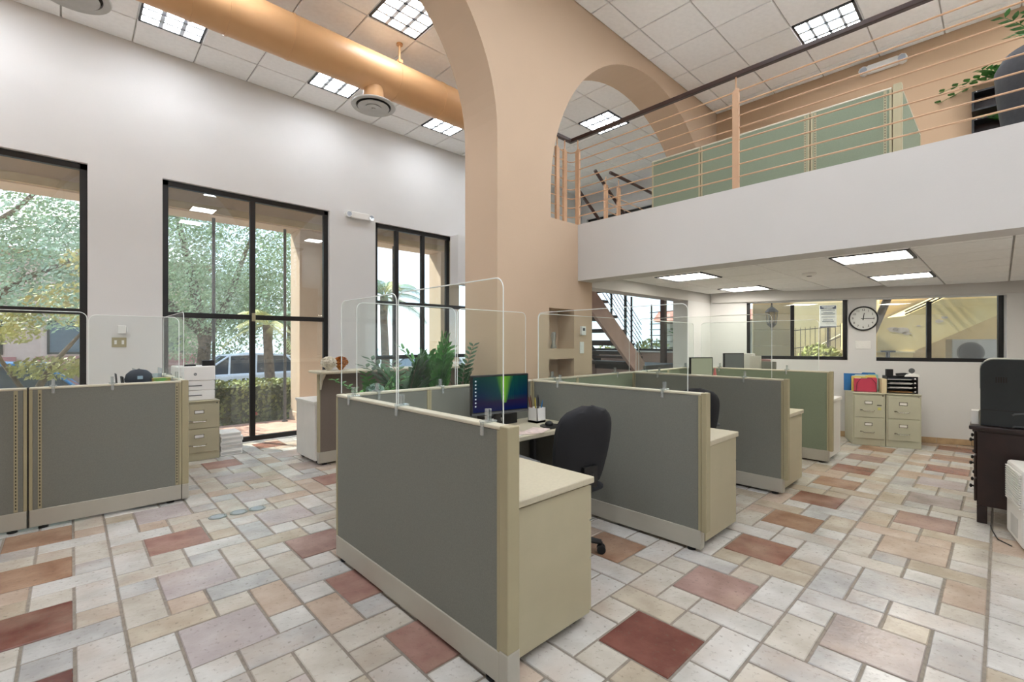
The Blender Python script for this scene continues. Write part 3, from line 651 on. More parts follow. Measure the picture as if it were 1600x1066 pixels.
M_pap2 = mat('printed_pink_paper', 'e8d3c8', .8, var=.12, vscale=30)
sheet(2.43, 2.60, .3, .28, .21, WZ+.001, 'white sheet of paper on the near desk')
sheet(2.52, 2.56, -.35, .26, .12, WZ+.003, 'pink printed leaflet on the near desk', M_pap2)
sheet(2.70, 2.55, .4, .2, .15, WZ+.0045, 'pale leaflet near the mouse pad', mat('pale_leaflet', 'efdcd4', .8, var=.1, vscale=25))
sheet(1.75, 2.72, .2, .5, .3, WZ+.001, 'large crumpled white plastic sheet in the desk corner', mat('plastic_sheet', 'c9d0d2', .3))
tag(MB().box(-.04, .04, -.03, .03, 0, .006).build('sticky_notes', mat('salmon_notes', 'd98f78', .8), loc=(2.18, 2.56, WZ+.001), rz=.4), 'salmon pink sticky notes beside the monitor foot', 'sticky notes')
# small things in the far cubicles
tag(MB().box(-.1, .1, -.004, .004, 0, .09).build('name_card', mat('blue_card', 'dfe9ee', .7), loc=(5.9, 1.95, PH), rz=PI/2), 'pale card propped on the olive-grey partition top', 'card') if False else None
fig = thing('red_ornament', 'small red ornament on the far desk', 'ornament', (6.2, 2.62, WZ)); MB().lathe([(.03, .0), (.03, .02), (.015, .08), (.03, .22), (.018, .30), (.01, .36)], n=14).build('stem', mat('dusty_red', 'c06a6a', .6), fig, smooth=True); MB().box(-.06, .06, -.008, .008, .19, .215).build('arms', mat('dusty_red', 'c06a6a', .6), fig)
for k, (x, y, w, d, h, c, lb) in enumerate(((7.62, 2.6, .2, .03, .50, 'd8d2c8', 'cream binder standing on the far desk'), (7.68, 2.50, .24, .02, .45, 'b98d8a', 'pinkish folder standing on the far desk'), (7.52, 2.38, .26, .02, .42, '8b8a82', 'grey magazine leaning on the far desk'), (7.78, 2.76, .22, .05, .53, 'e5e1da', 'white box file on the far desk'))):
    f = thing('desk_file', lb, 'folder', (x, y, WZ), 1.1, 'files behind the sage partition'); B(-w/2, w/2, -d/2, d/2, .0, h).build('cover', mat('file_'+c, c, .7), f, bev=.003); B(-w/2+.006, w/2+.002, -d/2+.003, d/2-.003, .004, h-.004).build('pages', M_paper, f)

# ================================================================== FILING CABINETS AND WHAT STANDS ON THEM
def file_cabinet(x, y, rz, w, d, h, label, grp, mm, sticker=False):
    t = thing('filing_cabinet', label, 'filing cabinet', (x, y, 0), rz, grp)      # front faces local -y, origin front left corner
    B(0, w, .012, d, .0, h).build('body', mm, t, bev=.004)
    B(-.002, w+.002, -.004, d, h+.0005, h+.014).build('top', mm, t, bev=.004)
    for z0, z1 in ((.10, .10+(h-.13)/2-.006), (.10+(h-.13)/2+.002, h-.03)):
        dr = B(.018, w-.018, -.006, .011, z0, z1).build('drawer', mm, t, bev=.003); hz = (z1-z0)
        MB().tube([(w*.30, -.008, z0+hz*.33), (w*.30+.01, -.035, z0+hz*.30), (w*.62, -.038, z0+hz*.30), (w*.66, -.008, z0+hz*.33)], .006, n=8).build('handle', M_chrome, dr, smooth=True)
        MB().box(w*.22, w*.28, -.02, -.007, z0+hz*.32, z0+hz*.36).build('thumb_latch', M_chrome, dr)
        lf = MB(); a0, a1, b0, b1 = w*.36, w*.60, z0+hz*.62, z0+hz*.77
        lf.box(a0, a1, -.011, -.0065, b0, b0+.006); lf.box(a0, a1, -.011, -.0065, b1-.006, b1); lf.box(a0, a0+.006, -.011, -.0065, b0, b1); lf.box(a1-.006, a1, -.011, -.0065, b0, b1); lf.build('label_holder', M_chrome, dr)
        B(a0+.006, a1-.006, -.008, -.0065, b0+.006, b1-.006).build('label_card', M_paper, dr)
    MB().cyl((w-.03, -.006, h-.02), (w-.03, .012, h-.02), .009, n=12).build('lock', M_chrome, t)
    if sticker:
        B(w*.74, w*.88, -.0075, -.0062, h*.78, h*.795).build('sticker', M_slot, t); B(w*.76, w*.86, -.0075, -.0062, h*.70, h*.745).build('note', mat('yellow_note', 'd9d67c', .8), t)
    return t
file_cabinet(.955, 6.86, 0, .425, .62, .725, 'beige two-drawer filing cabinet under the white printer', 'two-drawer filing cabinets', M_beige)
cw = (math.sin(math.radians(20)), -math.cos(math.radians(20)))
file_cabinet(8.175, 1.475, AW, .375, .60, .735, 'pale putty filing cabinet with the red folders on top', 'two-drawer filing cabinets', M_putty, True)
file_cabinet(8.175+cw[0]*.385, 1.475+cw[1]*.385, AW, .385, .60, .735, 'pale putty filing cabinet with the black letter trays on top', 'two-drawer filing cabinets', M_putty)
def onwall(s, t, z): # point in the angled wall's frame
    return (9.1+cw[0]*s+math.cos(math.radians(20))*t, .75+cw[1]*s+math.sin(math.radians(20))*t, z)
def cabp(a, b, z): return (8.175+cw[0]*a+.9397*b, 1.475+cw[1]*a+.342*b, z)
CZ = .75
rk = thing('wire_file_rack', 'black wire rack holding coloured folders on the filing cabinet', 'file rack', cabp(.18, .12, CZ), AW)
for k in range(4):
    m = MB(); yy_ = .03*k
    m.tube([(-.12, yy_, .004), (-.11, yy_, .13), (-.06, yy_, .20), (.06, yy_, .20), (.11, yy_, .13), (.12, yy_, .004)], .003, n=6); m.build('wire_hoop', M_bplast, rk)
MB().tube([(-.12, 0, .004), (-.12, .1, .004)], .003, n=6).tube([(.12, 0, .004), (.12, .1, .004)], .003, n=6).build('rail', M_bplast, rk)
for k, (c, a, b, w, h, lb) in enumerate((('c5405a', .17, .128, .27, .205, 'crimson folder at the front of the wire rack'), ('e0c86a', .155, .158, .29, .235, 'yellow folder in the wire rack'), ('8fc0b8', .19, .188, .28, .25, 'mint green folder in the wire rack'), ('2d74b5', .12, .235, .38, .27, 'blue folder at the back of the wire rack'))):
    f = thing('folder', lb, 'folder', cabp(a, b, CZ), AW, 'coloured folders in the wire rack')
    mm = mat('folder_'+c, c, .6, var=.04)
    MB().prism([[(-w/2, 0), (w/2, 0), (w/2, h-.012), (w/2-.012, h), (w*.1, h), (w*.06, h-.016), (-w/2, h-.016)]], lambda p, q: (p, 0, q+.006), lambda p, q: (p, .012, q+.006)).build('cover', mm, f)
    B(-w/2+.01, w/2-.01, .003, .009, .01, h-.004).build('pages', M_paper, f)
tag(B(-.025, .03, 0, .24, 0, .20).build('manila_folders', mat('manila', 'd9c9a4', .7, var=.03), loc=cabp(.365, .03, CZ), rz=AW), 'upright manila folders between the red folders and the letter trays', 'folders')
lt = thing('letter_tray', 'black stacked letter trays on the right-hand filing cabinet', 'letter tray', cabp(.42, .10, CZ), AW)
for k in range(4): m = MB().box(0, .33, 0, .25, .012+k*.062, .016+k*.062).box(0, .33, .246, .25, .012+k*.062, .05+k*.062); m.build('tray', M_bplast, lt)
B(.33, .338, 0, .25, 0, .235).build('side', M_bplast, lt); B(-.008, 0, 0, .25, 0, .235).build('side', M_bplast, lt)
for k in range(4): MB().cyl((.305, -.001, .03+k*.06), (.305, -.006, .03+k*.06), .009, n=12).build('stud', M_whitep, lt)
for k in range(3): B(.03, .28, .01, .22, .0165+k*.062, .024+k*.062).build('paper_stack', M_paper if k else mat('kraft', 'b58a58', .8), lt)
tag(MB().box(-.04, .04, -.03, .03, 0, .1).build('tape_box', M_bplast, loc=cabp(.46, .2, CZ+.235), rz=AW), 'small black box at the left end of the letter trays', 'box')
st = thing('stapler', 'dark stapler lying on the letter trays', 'stapler', cabp(.62, .2, CZ+.236), AW+.15)
B(-.08, .08, -.02, .02, 0, .015).build('base', M_bplast, st); MB().prism([[(-.085, .018), (.08, .018), (.085, .03), (.02, .05), (-.085, .042)]], lambda a, b: (a, -.018, b), lambda a, b: (a, .018, b)).build('arm', M_bplast, st)
hp_ = thing('hole_punch', 'white and grey device on top of the letter trays', 'device', cabp(.70, .14, CZ+.236), AW)
MB().prism([[(-.08, 0), (.08, 0), (.07, .035), (.02, .05), (-.06, .03)]], lambda a, b: (a, -.03, b), lambda a, b: (a, .03, b)).build('body', M_whitep, hp_, bev=.004); MB().lathe([(.004, .0), (.035, .004), (.035, .014), (.004, .018)], c=(.0, .0, .085), n=20, axis='y').cyl((0, .0, .04), (0, 0, .07), .006, n=8).build('dial', M_gplast, hp_, smooth=True)
# ---- white printer on the left cabinet
pr = thing('printer', 'white multifunction printer on the left filing cabinet', 'printer', (.94, 6.93, .7405))
B(0, .40, 0, .42, .002, .125).build('paper_drawer', M_whitep, pr, bev=.008); B(0, .40, 0, .42, .128, .245).build('paper_drawer', M_whitep, pr, bev=.008); B(-.005, .405, -.005, .42, .248, .43).build('body', M_whitep, pr, bev=.012)
for z in (.065, .185): B(.10, .26, -.004, .002, z-.006, z+.006).build('grip', M_gplast, pr)
B(.27, .40, .02, .08, .431, .50).build('control_screen', M_bplast, pr, bev=.005); B(.08, .20, .02, .12, .431, .452).build('scanner_lip', M_bplast, pr)
lg = MB().lathe([(.017, -.0015), (.017, 0)], c=(.19, -.006, .33), n=24, axis='y').build('logo_disc', mat('logo_grey', '5d6266', .4), pr)
text_mesh('hp', .024, 'logo', M_whitep, pr, (.19, -.0085, .332), (PI/2, 0, 0))
stack = [(1.40, 6.92, .34, .25, .06, 'bottom ream of paper on the floor beside the filing cabinet'), (1.41, 6.93, .33, .25, .06, 'second ream of paper on the floor stack'), (1.40, 6.92, .34, .25, .055, 'third ream of paper on the floor stack'), (1.41, 6.92, .33, .25, .06, 'fourth ream of paper on the floor stack'), (1.40, 6.93, .33, .24, .05, 'top ream of paper on the floor stack')]
z = .001
for x, y, d, w, h, lb in stack:
    r = thing('paper_ream', lb, 'paper', (x, y, z), 0, 'paper reams on the floor'); B(0, w, 0, d, 0, h).build('wrapper', M_paper, r, bev=.004); B(.01, w-.01, -.001, .003, h*.25, h*.75).build('end_label', mat('grey_print', 'c9c8c2', .8), r); z += h+.001
# ---- things behind the left partition
wl = worktop(-1.2, .73, 5.3, 5.95, 'desk top behind the long left partition', 'left work area desks')
bx_ = thing('desk_box', 'grey storage box standing on the left desk, under the cap', 'box', (.47, 5.62, WZ)); B(-.09, .09, -.1, .1, .001, .33).build('box', M_gplast, bx_, bev=.004); B(-.07, .05, -.103, -.1005, .2, .3).build('label', mat('pale_blue_print', 'b8c4da', .7), bx_)
cap = thing('baseball_cap', 'dark navy cap resting on a box behind the left partition', 'cap', (.47, 5.62, WZ+.332))
m = MB(); m.lathe([(.105, 0), (.108, .03), (.095, .075), (.06, .108), (.015, .118)], n=24); m.build('crown', mat('navy_cloth', '2c3440', .85, var=.1), cap, smooth=True)
m = MB(); pts = [(.10*math.cos(a), -.06-.10*math.sin(a)) for a in [PI*i/12 for i in range(13)]]
m.prism([pts], lambda a, b: (a, b, .004+.3*a*a*-1), lambda a, b: (a, b, .010-.3*a*a)); m.build('brim', mat('navy_cloth', '2c3440', .85), cap)
MB().lathe([(.008, .118), (.006, .124)], n=10).build('button', M_bplast, cap)
MB().box(-.02, .02, -.1085, -.104, .03, .06).build('badge', mat('pale_badge', 'a8c4d4', .7), cap)
gb = thing('green_snack_box', 'green and orange printed carton on the left desk', 'box', (.63, 5.56, WZ)); B(-.07, .07, -.05, .05, .001, .365).build('carton', mat('green_print', '6cae5a', .6, col2='c98a4a', vscale=14), gb, bev=.002)
for k, (x, w, lb) in enumerate(((.325, .006, 'thin black file leaning behind the left partition'), (.365, .014, 'thick black file leaning behind the left partition'))):
    t = thing('desk_file', lb, 'folder', (x, 5.55, WZ), 0, 'black files behind the left partition'); MB().prism([[(0, 0), (w, 0), (w-.03, .42 - .03*k), (-.03, .42-.03*k)]], lambda a, b: (a, -.09, b), lambda a, b: (a, .09, b)).build('cover', M_bplast, t); B(w*.3-.005, w*.7-.005, -.085, .085, .06, .08).build('tab', M_paper, t)
ch_ = thing('desk_tray', 'clear plastic tray on the left desk beside the printer', 'tray', (.58, 6.15, .0)); B(-.12, .12, -.15, .15, 0, .9).build('stand', M_wmetal, ch_, bev=.004)
m = MB(); m.box(-.11, .11, -.14, .14, .902, .91); m.box(-.11, -.105, -.14, .14, .902, 1.2); m.box(.105, .11, -.14, .14, .902, 1.2); m.box(-.11, .11, -.14, -.135, .902, 1.15); m.build('tray', glassy('clear_plastic', 'dfe9ee', .08, milky=.12), ch_)
# ---- reception counter
rc = panel('y', 5.62, 2.14, 3.3, 'taupe reception counter front panel with a curved bracket', 'reception counter panels', fab=M_fab3, h=1.10)
panel('y', 5.62, 3.31, 4.6, 'taupe reception counter front panel behind the plants', 'reception counter panels', fab=M_fab3, h=1.10)
tc_ = thing('counter_ledge', 'pale ledge on top of the reception counter', 'counter', (2.08, 5.36, 1.1015)); B(0, 2.6, 0, .4, 0, .03).build('slab', M_lam, tc_, bev=.008)
for x in (.07, 1.3, 2.45): MB().prism([[(0, -.001)] + [(.14*math.cos(a), -.2+.2*math.sin(a)) for a in [PI/2*(1-i/8) for i in range(0, 9)]] + [(.14, -.2), (.14, -.001)] if False else [(0, -.001), (.14, -.001), (.12, -.03), (.05, -.09), (.02, -.15), (0, -.2)]], lambda a, b, x=x: (x, .225-a, b), lambda a, b, x=x: (x+.02, .225-a, b)).build('bracket', M_cap, tc_)
rp = thing('reception_pedestal', 'white metal pedestal behind the reception counter', 'drawer unit', (2.12, 5.66, 0)); B(0, .5, 0, .62, .045, .72).build('body', M_wmetal, rp, bev=.004); B(-.01, .52, -.005, .64, .721, .755).build('top', M_wmetal, rp, bev=.004)
for a in (.06, .44):
    for b in (.06, .56): MB().cyl((a, b-.012, .022), (a, b+.012, .022), .022, n=12).box(a-.01, a+.01, b-.014, b+.014, .03, .046).build('caster', M_bplast, rp)
for k in range(2): B(.02, .48, .621, .63, .07+k*.33, .38+k*.33).build('drawer', M_wmetal, rp, bev=.003)
hy = thing('dried_flowers', 'white hydrangea and orange dried flowers on the reception ledge', 'flowers', (2.30, 5.56, 1.132))
def petals(m, c, r, n, s, rr):
    for k in range(n):
        a = rr.uniform(0, 2*PI); zz = rr.uniform(-.5, 1); q = math.sqrt(max(0, 1-zz*zz)); p = Vector((c[0]+r*q*math.cos(a), c[1]+r*q*math.sin(a), c[2]+r*zz*.85))
        d = Vector((rr.gauss(0, 1), rr.gauss(0, 1), rr.gauss(0, 1))).normalized(); e = d.orthogonal().normalized()*s; f = d.cross(e)
        m.add([p-e, p-f, p+e, p+f], [(0, 1, 2, 3)])
    return m
rr = random.Random(3)
petals(MB(), (-.05, 0, .085), .085, 380, .017, rr).lathe([(.02, .0), (.06, .04), (.075, .09), (.05, .14), (.01, .155)], c=(-.05, 0, 0), n=14).build('hydrangea', mat('cream_petal', 'efe9d8', .8, var=.08, vscale=40), hy, fix=False)
petals(MB(), (.09, -.01, .09), .075, 260, .02, rr).lathe([(.02, 0), (.05, .04), (.055, .1), (.02, .14)], c=(.09, -.01, 0), n=12).build('orange_blooms', mat('orange_petal', 'd08a3c', .8, col2='8a4a20', vscale=40), hy, fix=False)

# ================================================================== PLANTS
def frond(m, base, az, lean, L, n, leaf, rr, w=.36, drop=.25):
    """curved stem with paired leaflets; returns stem path"""
    path = []; d = Vector((math.cos(az), math.sin(az), 0))
    for i in range(9):
        t = i/8; path.append(Vector(base)+d*(L*lean*t*t)+Vector((0, 0, L*(t-drop*lean*t*t))))
    m.cur = 0; m.tube(path, [.007*(1-.7*i/8) for i in range(9)], n=5)
    m.cur = 1
    for i in range(n):
        t = .22+.78*i/(n-1); j = min(7, int(t*8)); f = t*8-j; p = path[j].lerp(path[j+1], f); tan = (path[j+1]-path[j]).normalized()
        side = tan.cross(Vector((0, 0, 1)) if abs(tan.z) < .95 else d.cross(Vector((0, 0, 1))).cross(Vector((0,0,1)))); side.normalize()
        for s in (-1, 1):
            dirv = (side*s*.9+tan*.55+Vector((0, 0, .15))).normalized(); nn_ = dirv.cross(tan).normalized(); wv = dirv.cross(nn_)
            l = leaf*(1.1-.45*abs(t-.5)); ww = l*w
            m.add([p, p+dirv*l*.35+wv*ww*.5+nn_*.006*s, p+dirv*l*.75+wv*ww*.38, p+dirv*l, p+dirv*l*.75-wv*ww*.38, p+dirv*l*.35-wv*ww*.5+nn_*.006*s], [(0, 1, 2, 3, 4, 5)])
    return path
def potted(x, y, z, label, fr, potr=.12, poth=.2, leafm=M_leaf, seed=1, leaf=.09, cat='plant'):
    t = thing('potted_plant', label, cat, (x, y, z), 0, 'potted plants'); rr = random.Random(seed)
    MB().lathe([(potr*.72, .001), (potr*.75, .01), (potr, poth), (potr*.98, poth+.002), (potr*.9, poth-.01), (potr*.88, poth-.03)], n=22).build('pot', M_pot, t, smooth=True)
    MB().lathe([(potr*.88, poth-.04), (potr*.86, poth-.03)], n=20).build('soil', M_soil, t)
    for (az, lean, L, n) in fr:
        if math.sin(az) < -.1: lean *= .35
        m = MB(); frond(m, (potr*.3*math.cos(az), potr*.3*math.sin(az), poth-.035), az, lean, L, n, leaf, rr); m.build('frond', [M_bark if leafm is M_leaf2 else M_leaf, leafm], t, fix=False)
    return t
shelf = thing('plant_bench', 'low white bench carrying the potted plants behind the partition', 'bench', (1.60, 3.20, 0)); B(0, 1.3, 0, .40, .66, .70).build('top', M_wmetal, shelf, bev=.004)
for a in (.02, 1.23):
    for b in (.02, .33): B(a, a+.05, b, b+.05, 0, .66).build('leg', M_wmetal, shelf)
rr = random.Random(5)
potted(1.76, 3.45, .701, 'trailing round-leaved plant at the left end of the plant row', [(rr.uniform(0, 6.3), rr.uniform(.5, 1.3), rr.uniform(.3, .42), 8) for _ in range(9)], leafm=M_leaf, seed=2, leaf=.075)
potted(2.04, 3.46, .701, 'bushy dark green plant in the middle of the plant row', [(rr.uniform(0, 6.3), rr.uniform(.3, .9), rr.uniform(.38, .58), 9) for _ in range(11)], leafm=M_leaf2, seed=3, leaf=.125)
potted(2.34, 3.45, .701, 'tall bright green plant with upright fronds in the plant row', [(rr.uniform(0, 6.3), rr.uniform(.15, .7), rr.uniform(.42, .66), 9) for _ in range(12)], leafm=M_leaf, seed=4, leaf=.135)
potted(2.62, 3.45, .701, 'spindly plant with one tall stem at the right end of the plant row', [(.4, .35, .62, 11), (2.6, .4, .42, 8), (4.4, .5, .38, 8), (5.4, .6, .34, 7)], leafm=M_leaf2, seed=6, leaf=.085, potr=.10)
su = thing('succulent', 'small pale succulent on the plant bench behind the partition', 'plant', (1.67, 3.26, .701)); MB().lathe([(.045, .001), (.06, .33), (.05, .34)], n=16).build('pot', M_whitep, su, smooth=True)
petals(MB(), (0, 0, .40), .055, 90, .022, rr).build('rosette', mat('blue_green_leaf', '8fb0a0', .6, var=.15), su, fix=False)

# ================================================================== WALL FITTINGS
def plate(x, y, z, axis, label, n, w, h, mm, cat='wall switch', rz=0):
    t = thing('wall_switch', label, cat, (x, y, z), rz); B(-w/2, w/2, -.008, -.0005, -h/2, h/2).build('plate', mm, t, bev=.002)
    for k in range(n): B(-w/2+w*(k+.5)/n-.012, -w/2+w*(k+.5)/n+.012, -.013, -.008, -.025, .025).build('rocker', M_whitep, t, bev=.002)
    return t
plate(.44, YW, 1.47, 'y', 'beige double switch plate on the white wall between windows', 2, .14, .12, M_trim)
th = thing('thermostat', 'small white thermostat on the left white wall above the switches', 'thermostat', (.475, YW, 1.63)); B(-.05, .03, -.03, -.0005, -.05, .05).build('case', M_whitep, th, bev=.004); B(.035, .045, -.02, -.0005, -.03, .03).build('bracket', M_whitep, th)
th = thing('thermostat', 'small white thermostat on the peach pier', 'thermostat', (4.205, YA, 1.6)); B(-.045, .03, -.03, -.0005, -.05, .05).build('case', M_whitep, th, bev=.004); B(-.03, .01, -.032, -.0302, .0, .03).build('display', M_gplast, th)
plate(4.19, YA, 1.41, 'y', 'pale switch plate on the peach pier', 1, .07, .13, M_whitep)
plate(*onwall(-.765, 0, 1.43), 'w', 'white triple switch plate below the clock', 3, .19, .12, M_whitep, rz=AW)
def emergency(loc, rz, label):
    t = thing('emergency_light', label, 'emergency light', loc, rz, 'emergency lights')   # faces local -y
    B(-.16, .16, -.07, -.001, -.05, .055).build('case', M_whitep, t, bev=.01)
    for s in (-1, 1):
        h = MB().cyl((s*.2, -.08, .0), (s*.2, .0, .0), .055, n=8).box(s*.15-.02, s*.15+.02, -.05, -.02, -.02, .02).build('lamp_head', M_whitep, t); MB().cyl((s*.2, -.083, 0), (s*.2, -.079, 0), .042, n=8).build('lens', glassy('lamp_lens', 'dde6f2', .2), h)
emergency((3.57, YW, 3.615), 0, 'white emergency light on the white wall between the tall windows')
emergency((XU, 1.08, 5.12), -PI/2, 'white emergency light high on the tan mezzanine wall')
ck = thing('wall_clock', 'round black-rimmed wall clock between the end wall windows', 'clock', onwall(-.765, 0, 1.835), AW)
MB().lathe([(.185, -.0005), (.187, -.03), (.178, -.04), (.168, -.034), (.168, -.02)], n=48, axis='y').build('rim', M_bplast, ck, smooth=True)
MB().lathe([(.168, -.004), (.168, -.0205)], n=48, axis='y').build('dial', mat('clock_face', 'dcdedb', .6, var=.01), ck)
for k in range(1, 13):
    a = PI/2-k*PI/6; text_mesh(str(k), .046, 'numeral', M_slot, ck, (.132*math.cos(a), -.0215, .132*math.sin(a)), (PI/2, 0, 0))
MB().prism([[(-.007, -.025), (.007, -.025), (.006, .085), (-.003, .085)]], lambda a, b: (a+b*.13, -.0235, b), lambda a, b: (a+b*.13, -.0225, b)).build('hour_hand', M_bplast, ck)
MB().prism([[(-.03, -.006), (.135, -.004), (.135, .004), (-.03, .006)]], lambda a, b: (a, -.0255, b), lambda a, b: (a, -.0245, b)).build('minute_hand', M_bplast, ck)
MB().cyl((0, -.028, 0), (0, -.021, 0), .008, n=12).build('hub', M_bplast, ck)
sd = thing('smoke_detector', 'round white smoke detector on the low ceiling', 'smoke detector', (6.43, 1.59, 2.30)); MB().lathe([(.075, -.0005), (.075, -.018), (.05, -.035), (.03, -.036)], n=28).build('case', M_whitep, sd, smooth=True); MB().lathe([(.03, -.036), (.025, -.04)], n=20).build('sensor', M_gplast, sd)
for k, (x, y, lb) in enumerate(((.898, 4.542, 'round metal floor outlet nearest the left partition'), (1.054, 4.536, 'middle round metal floor outlet of the three'), (1.197, 4.528, 'round metal floor outlet farthest from the left partition'))):
    t = thing('floor_outlet', lb, 'floor outlet', (x, y, .0015), 0, 'round floor outlets'); MB().lathe([(.068, 0), (.066, .004), (.052, .005), (.05, .002)], n=28).build('ring', mat('brass_grey', '9aa09a', .35, metal=.6), t, smooth=True); MB().lathe([(.05, 0), (.049, .0045)], n=28).build('lid', mat('pale_steel', 'b4bcc0', .35, metal=.5), t, smooth=True)
for k, (x0, x1, z0, z1, lb) in enumerate(((3.66, 3.80, 1.43, 1.80, 'white notice taped inside the upper wall niche, left sheet'), )):
    tag(B(x0, x1, YA+.225, YA+.238, z0, z1).build('paper_sheet', M_paper), lb, 'paper', 'papers in the niche')
tag(B(3.66, 3.80, YA+.14, YA+.2, 1.402, 1.52).build('niche_box', mat('slate', '5f7382', .6)), 'slate blue box standing in the upper wall niche', 'box')
pv = thing('vase', 'small clear vase in the upper wall niche', 'vase', (3.86, YA+.13, 1.402)); MB().lathe([(.03, 0), (.035, .01), (.02, .06), (.03, .14), (.022, .18)], n=18).build('glass', glassy('vase_glass', 'e6eef0', .15, milky=.1), pv, smooth=True)

# ================================================================== DRESSER, BIG PRINTER, DEHUMIDIFIER
dr = thing('dresser', 'dark espresso wooden dresser at the right edge', 'dresser', (5.37, -.36, 0))
B(.0, 1.25, .0, .50, .14, .745).build('body', M_dkwood, dr, bev=.006); B(-.03, 1.28, -.02, .545, .757, .79).build('top', M_dkwood, dr, bev=.008); B(-.015, 1.265, -.01, .525, .746, .756).build('moulding', M_dkwood, dr)
for a in (0, 1.19):
    for b in (.44, 0): MB().prism([[(a, .001), (a+.045, .001), (a+.06, .14), (a, .14)] if a == 0 else [(a+.015, .001), (a+.06, .001), (a+.06, .14), (a, .14)]], lambda p, q, b=b: (p, b, q), lambda p, q, b=b: (p, b+.06, q)).build('leg', M_dkwood, dr, bev=.004)
for i in range(2):
    for k in range(3):
        d_ = B(.03+i*.6, .60+i*.6, .50, .518, .165+k*.195, .345+k*.195).build('drawer', M_dkwood, dr, bev=.006)
        for q in (.15, .43): MB().cyl((.03+i*.6+q, .518, .255+k*.195), (.03+i*.6+q, .535, .255+k*.195), .008, n=8).lathe([(.012, 0), (.018, .008), (.01, .016)], c=(.03+i*.6+q, .533, .255+k*.195), n=12, axis='y').build('knob', M_bplast, d_, smooth=True)
bp_ = thing('office_printer', 'large black office printer on the dark dresser', 'printer', (5.40, -.42, .7905)); M_dp = mat('dark_printer_plastic', '23292a', .42, var=.05)
r_ = .08; H0 = .54
prof = [(.0, .002), (.54, .002), (.54, H0-r_)] + [(.54-r_+r_*math.cos(i*PI/12), H0-r_+r_*math.sin(i*PI/12)) for i in range(1, 7)] + [(0, H0)]
MB().prism([prof], lambda a, b: (0, a, b), lambda a, b: (.5, a, b)).build('body', M_dp, bp_, bev=.006)
MB().prism([[(a*.999+.0, b) for a, b in [(.525, .30), (.545, .30), (.545, H0-r_)] + [(.545-r_+r_*math.cos(i*PI/12), H0-r_+.005+r_*math.sin(i*PI/12)) for i in range(1, 7)] + [(0, H0+.005), (0, H0-.01), (.46, H0-.01)] + [(.53-r_+(r_-.01)*math.cos(i*PI/12), H0-r_+(r_-.01)*math.sin(i*PI/12)) for i in range(5, -1, -1)]]], lambda a, b: (.02, a, b), lambda a, b: (.48, a, b)).build('grey_shell', mat('grey_shell', 'a7aaa6', .4), bp_)
for z0, z1, y0, y1 in ((.355, .40, .39, .46), (.355, .42, .02, .18)):
    m = MB()
    for k in range(5): m.box(-.003, .002, y0+(y1-y0)*k/5, y0+(y1-y0)*(k+.6)/5, z0, z1)
    m.build('vent', M_slot, bp_)
for z in (.12, .013): MB().tube([(-.004, .0, z), (-.004, .30, z), (-.004, .35, z-.01 if z > .05 else z), (-.004, .36, max(.004, z-.02))], .008, n=6).build('tray_grip', M_gplast, bp_)
B(-.004, .0, .0, .53, .13, .134).build('seam', M_slot, bp_)
tag(B(.0, .12, .0, .045, 0, .11).build('card_box', M_paper, loc=(5.45, .13, .7905)), 'small white box beside the big black printer on the dresser', 'box')
dh = thing('dehumidifier', 'white dehumidifier with louvred side at the right edge', 'dehumidifier', (4.87, -.44, 0), .17)
B(0, .44, 0, .345, .02, .57).build('body', M_whitep, dh, bev=.02)
for k in range(15): B(.03, .41, .345, .357, .29+k*.017, .299+k*.017).build('louvre', M_whitep, dh)
B(.12, .3, .3445, .3475, .06, .2).build('grip_recess', mat('shade_plastic', 'cfcfcc', .5), dh, bev=.002)
for a in (.06, .38):
    for b in (.05, .3): MB().cyl((a-.01, b, .018), (a+.01, b, .018), .017, n=12).build('caster', M_bplast, dh)
cd = tag(MB().tube([(4.9, -.05, .006), (5.0, .02, .006), (5.2, .05, .006), (5.33, .06, .006)], .004, n=6).build('power_cord', M_bplast), 'black power cord on the floor by the dehumidifier', 'cord')

# ================================================================== MEZZANINE
MZ = 2.788
gr = thing('guard_rail', 'tan steel guard rail with dark wood handrail along the mezzanine edge', 'railing', (4.16, 0, MZ))
def corner(off, z): # path along y, round the corner at y=3.38, back along x to the arch jamb
    r = .06; yc = 3.40
    return [(0, -3.1, z), (0, 1.5, z), (0, yc-r, z)] + [(-r+r*math.cos(i*PI/8), yc-r+r*math.sin(i*PI/8), z) for i in range(1, 5)] + [(-.3, yc, z), (-.455, yc, z)]
hr = MB(); p = [(0, -3.1), (0, 3.40), (-.455, 3.40)]
hr.box(-.022, .022, -3.1, 3.422, .965, 1.005); hr.box(-.455, -.022, 3.378, 3.422, .965, 1.005); hr.build('handrail', M_rail, gr, bev=.006)
for k in range(8): MB().tube(corner(0, .84-.105*k), .0065, n=8).build('rod', M_post, gr, smooth=True)
for (x, y, a) in ((0, 3.30, 1), (0, 1.577, 1), (0, -.14, 1), (0, -1.86, 1), (-.24, 3.40, 0), (-.11, 3.40, 0)):
    m = MB(); w, d = (.014, .026) if a else (.026, .014)
    m.prism([[(-d, 0), (d, 0), (d, .84), (-d*.2, .865), (-d, .86)]], (lambda q, z, x=x, y=y, w=w: (x-w, y+q, z)) if a else (lambda q, z, x=x, y=y, w=w, d=d: (x+q*w/d, y-.014, z)), (lambda q, z, x=x, y=y, w=w: (x+w, y+q, z)) if a else (lambda q, z, x=x, y=y, w=w, d=d: (x+q*w/d, y+.014, z)))
    m.cyl((x, y, .85), (x, y, .965), .008, n=8); m.build('post', M_post, gr)
G_M = 'sage partitions on the mezzanine'
panel('x', 5.7, 2.58, 3.24, 'sage partition on the mezzanine beside the arch', G_M, fab=M_fab2, z=MZ)
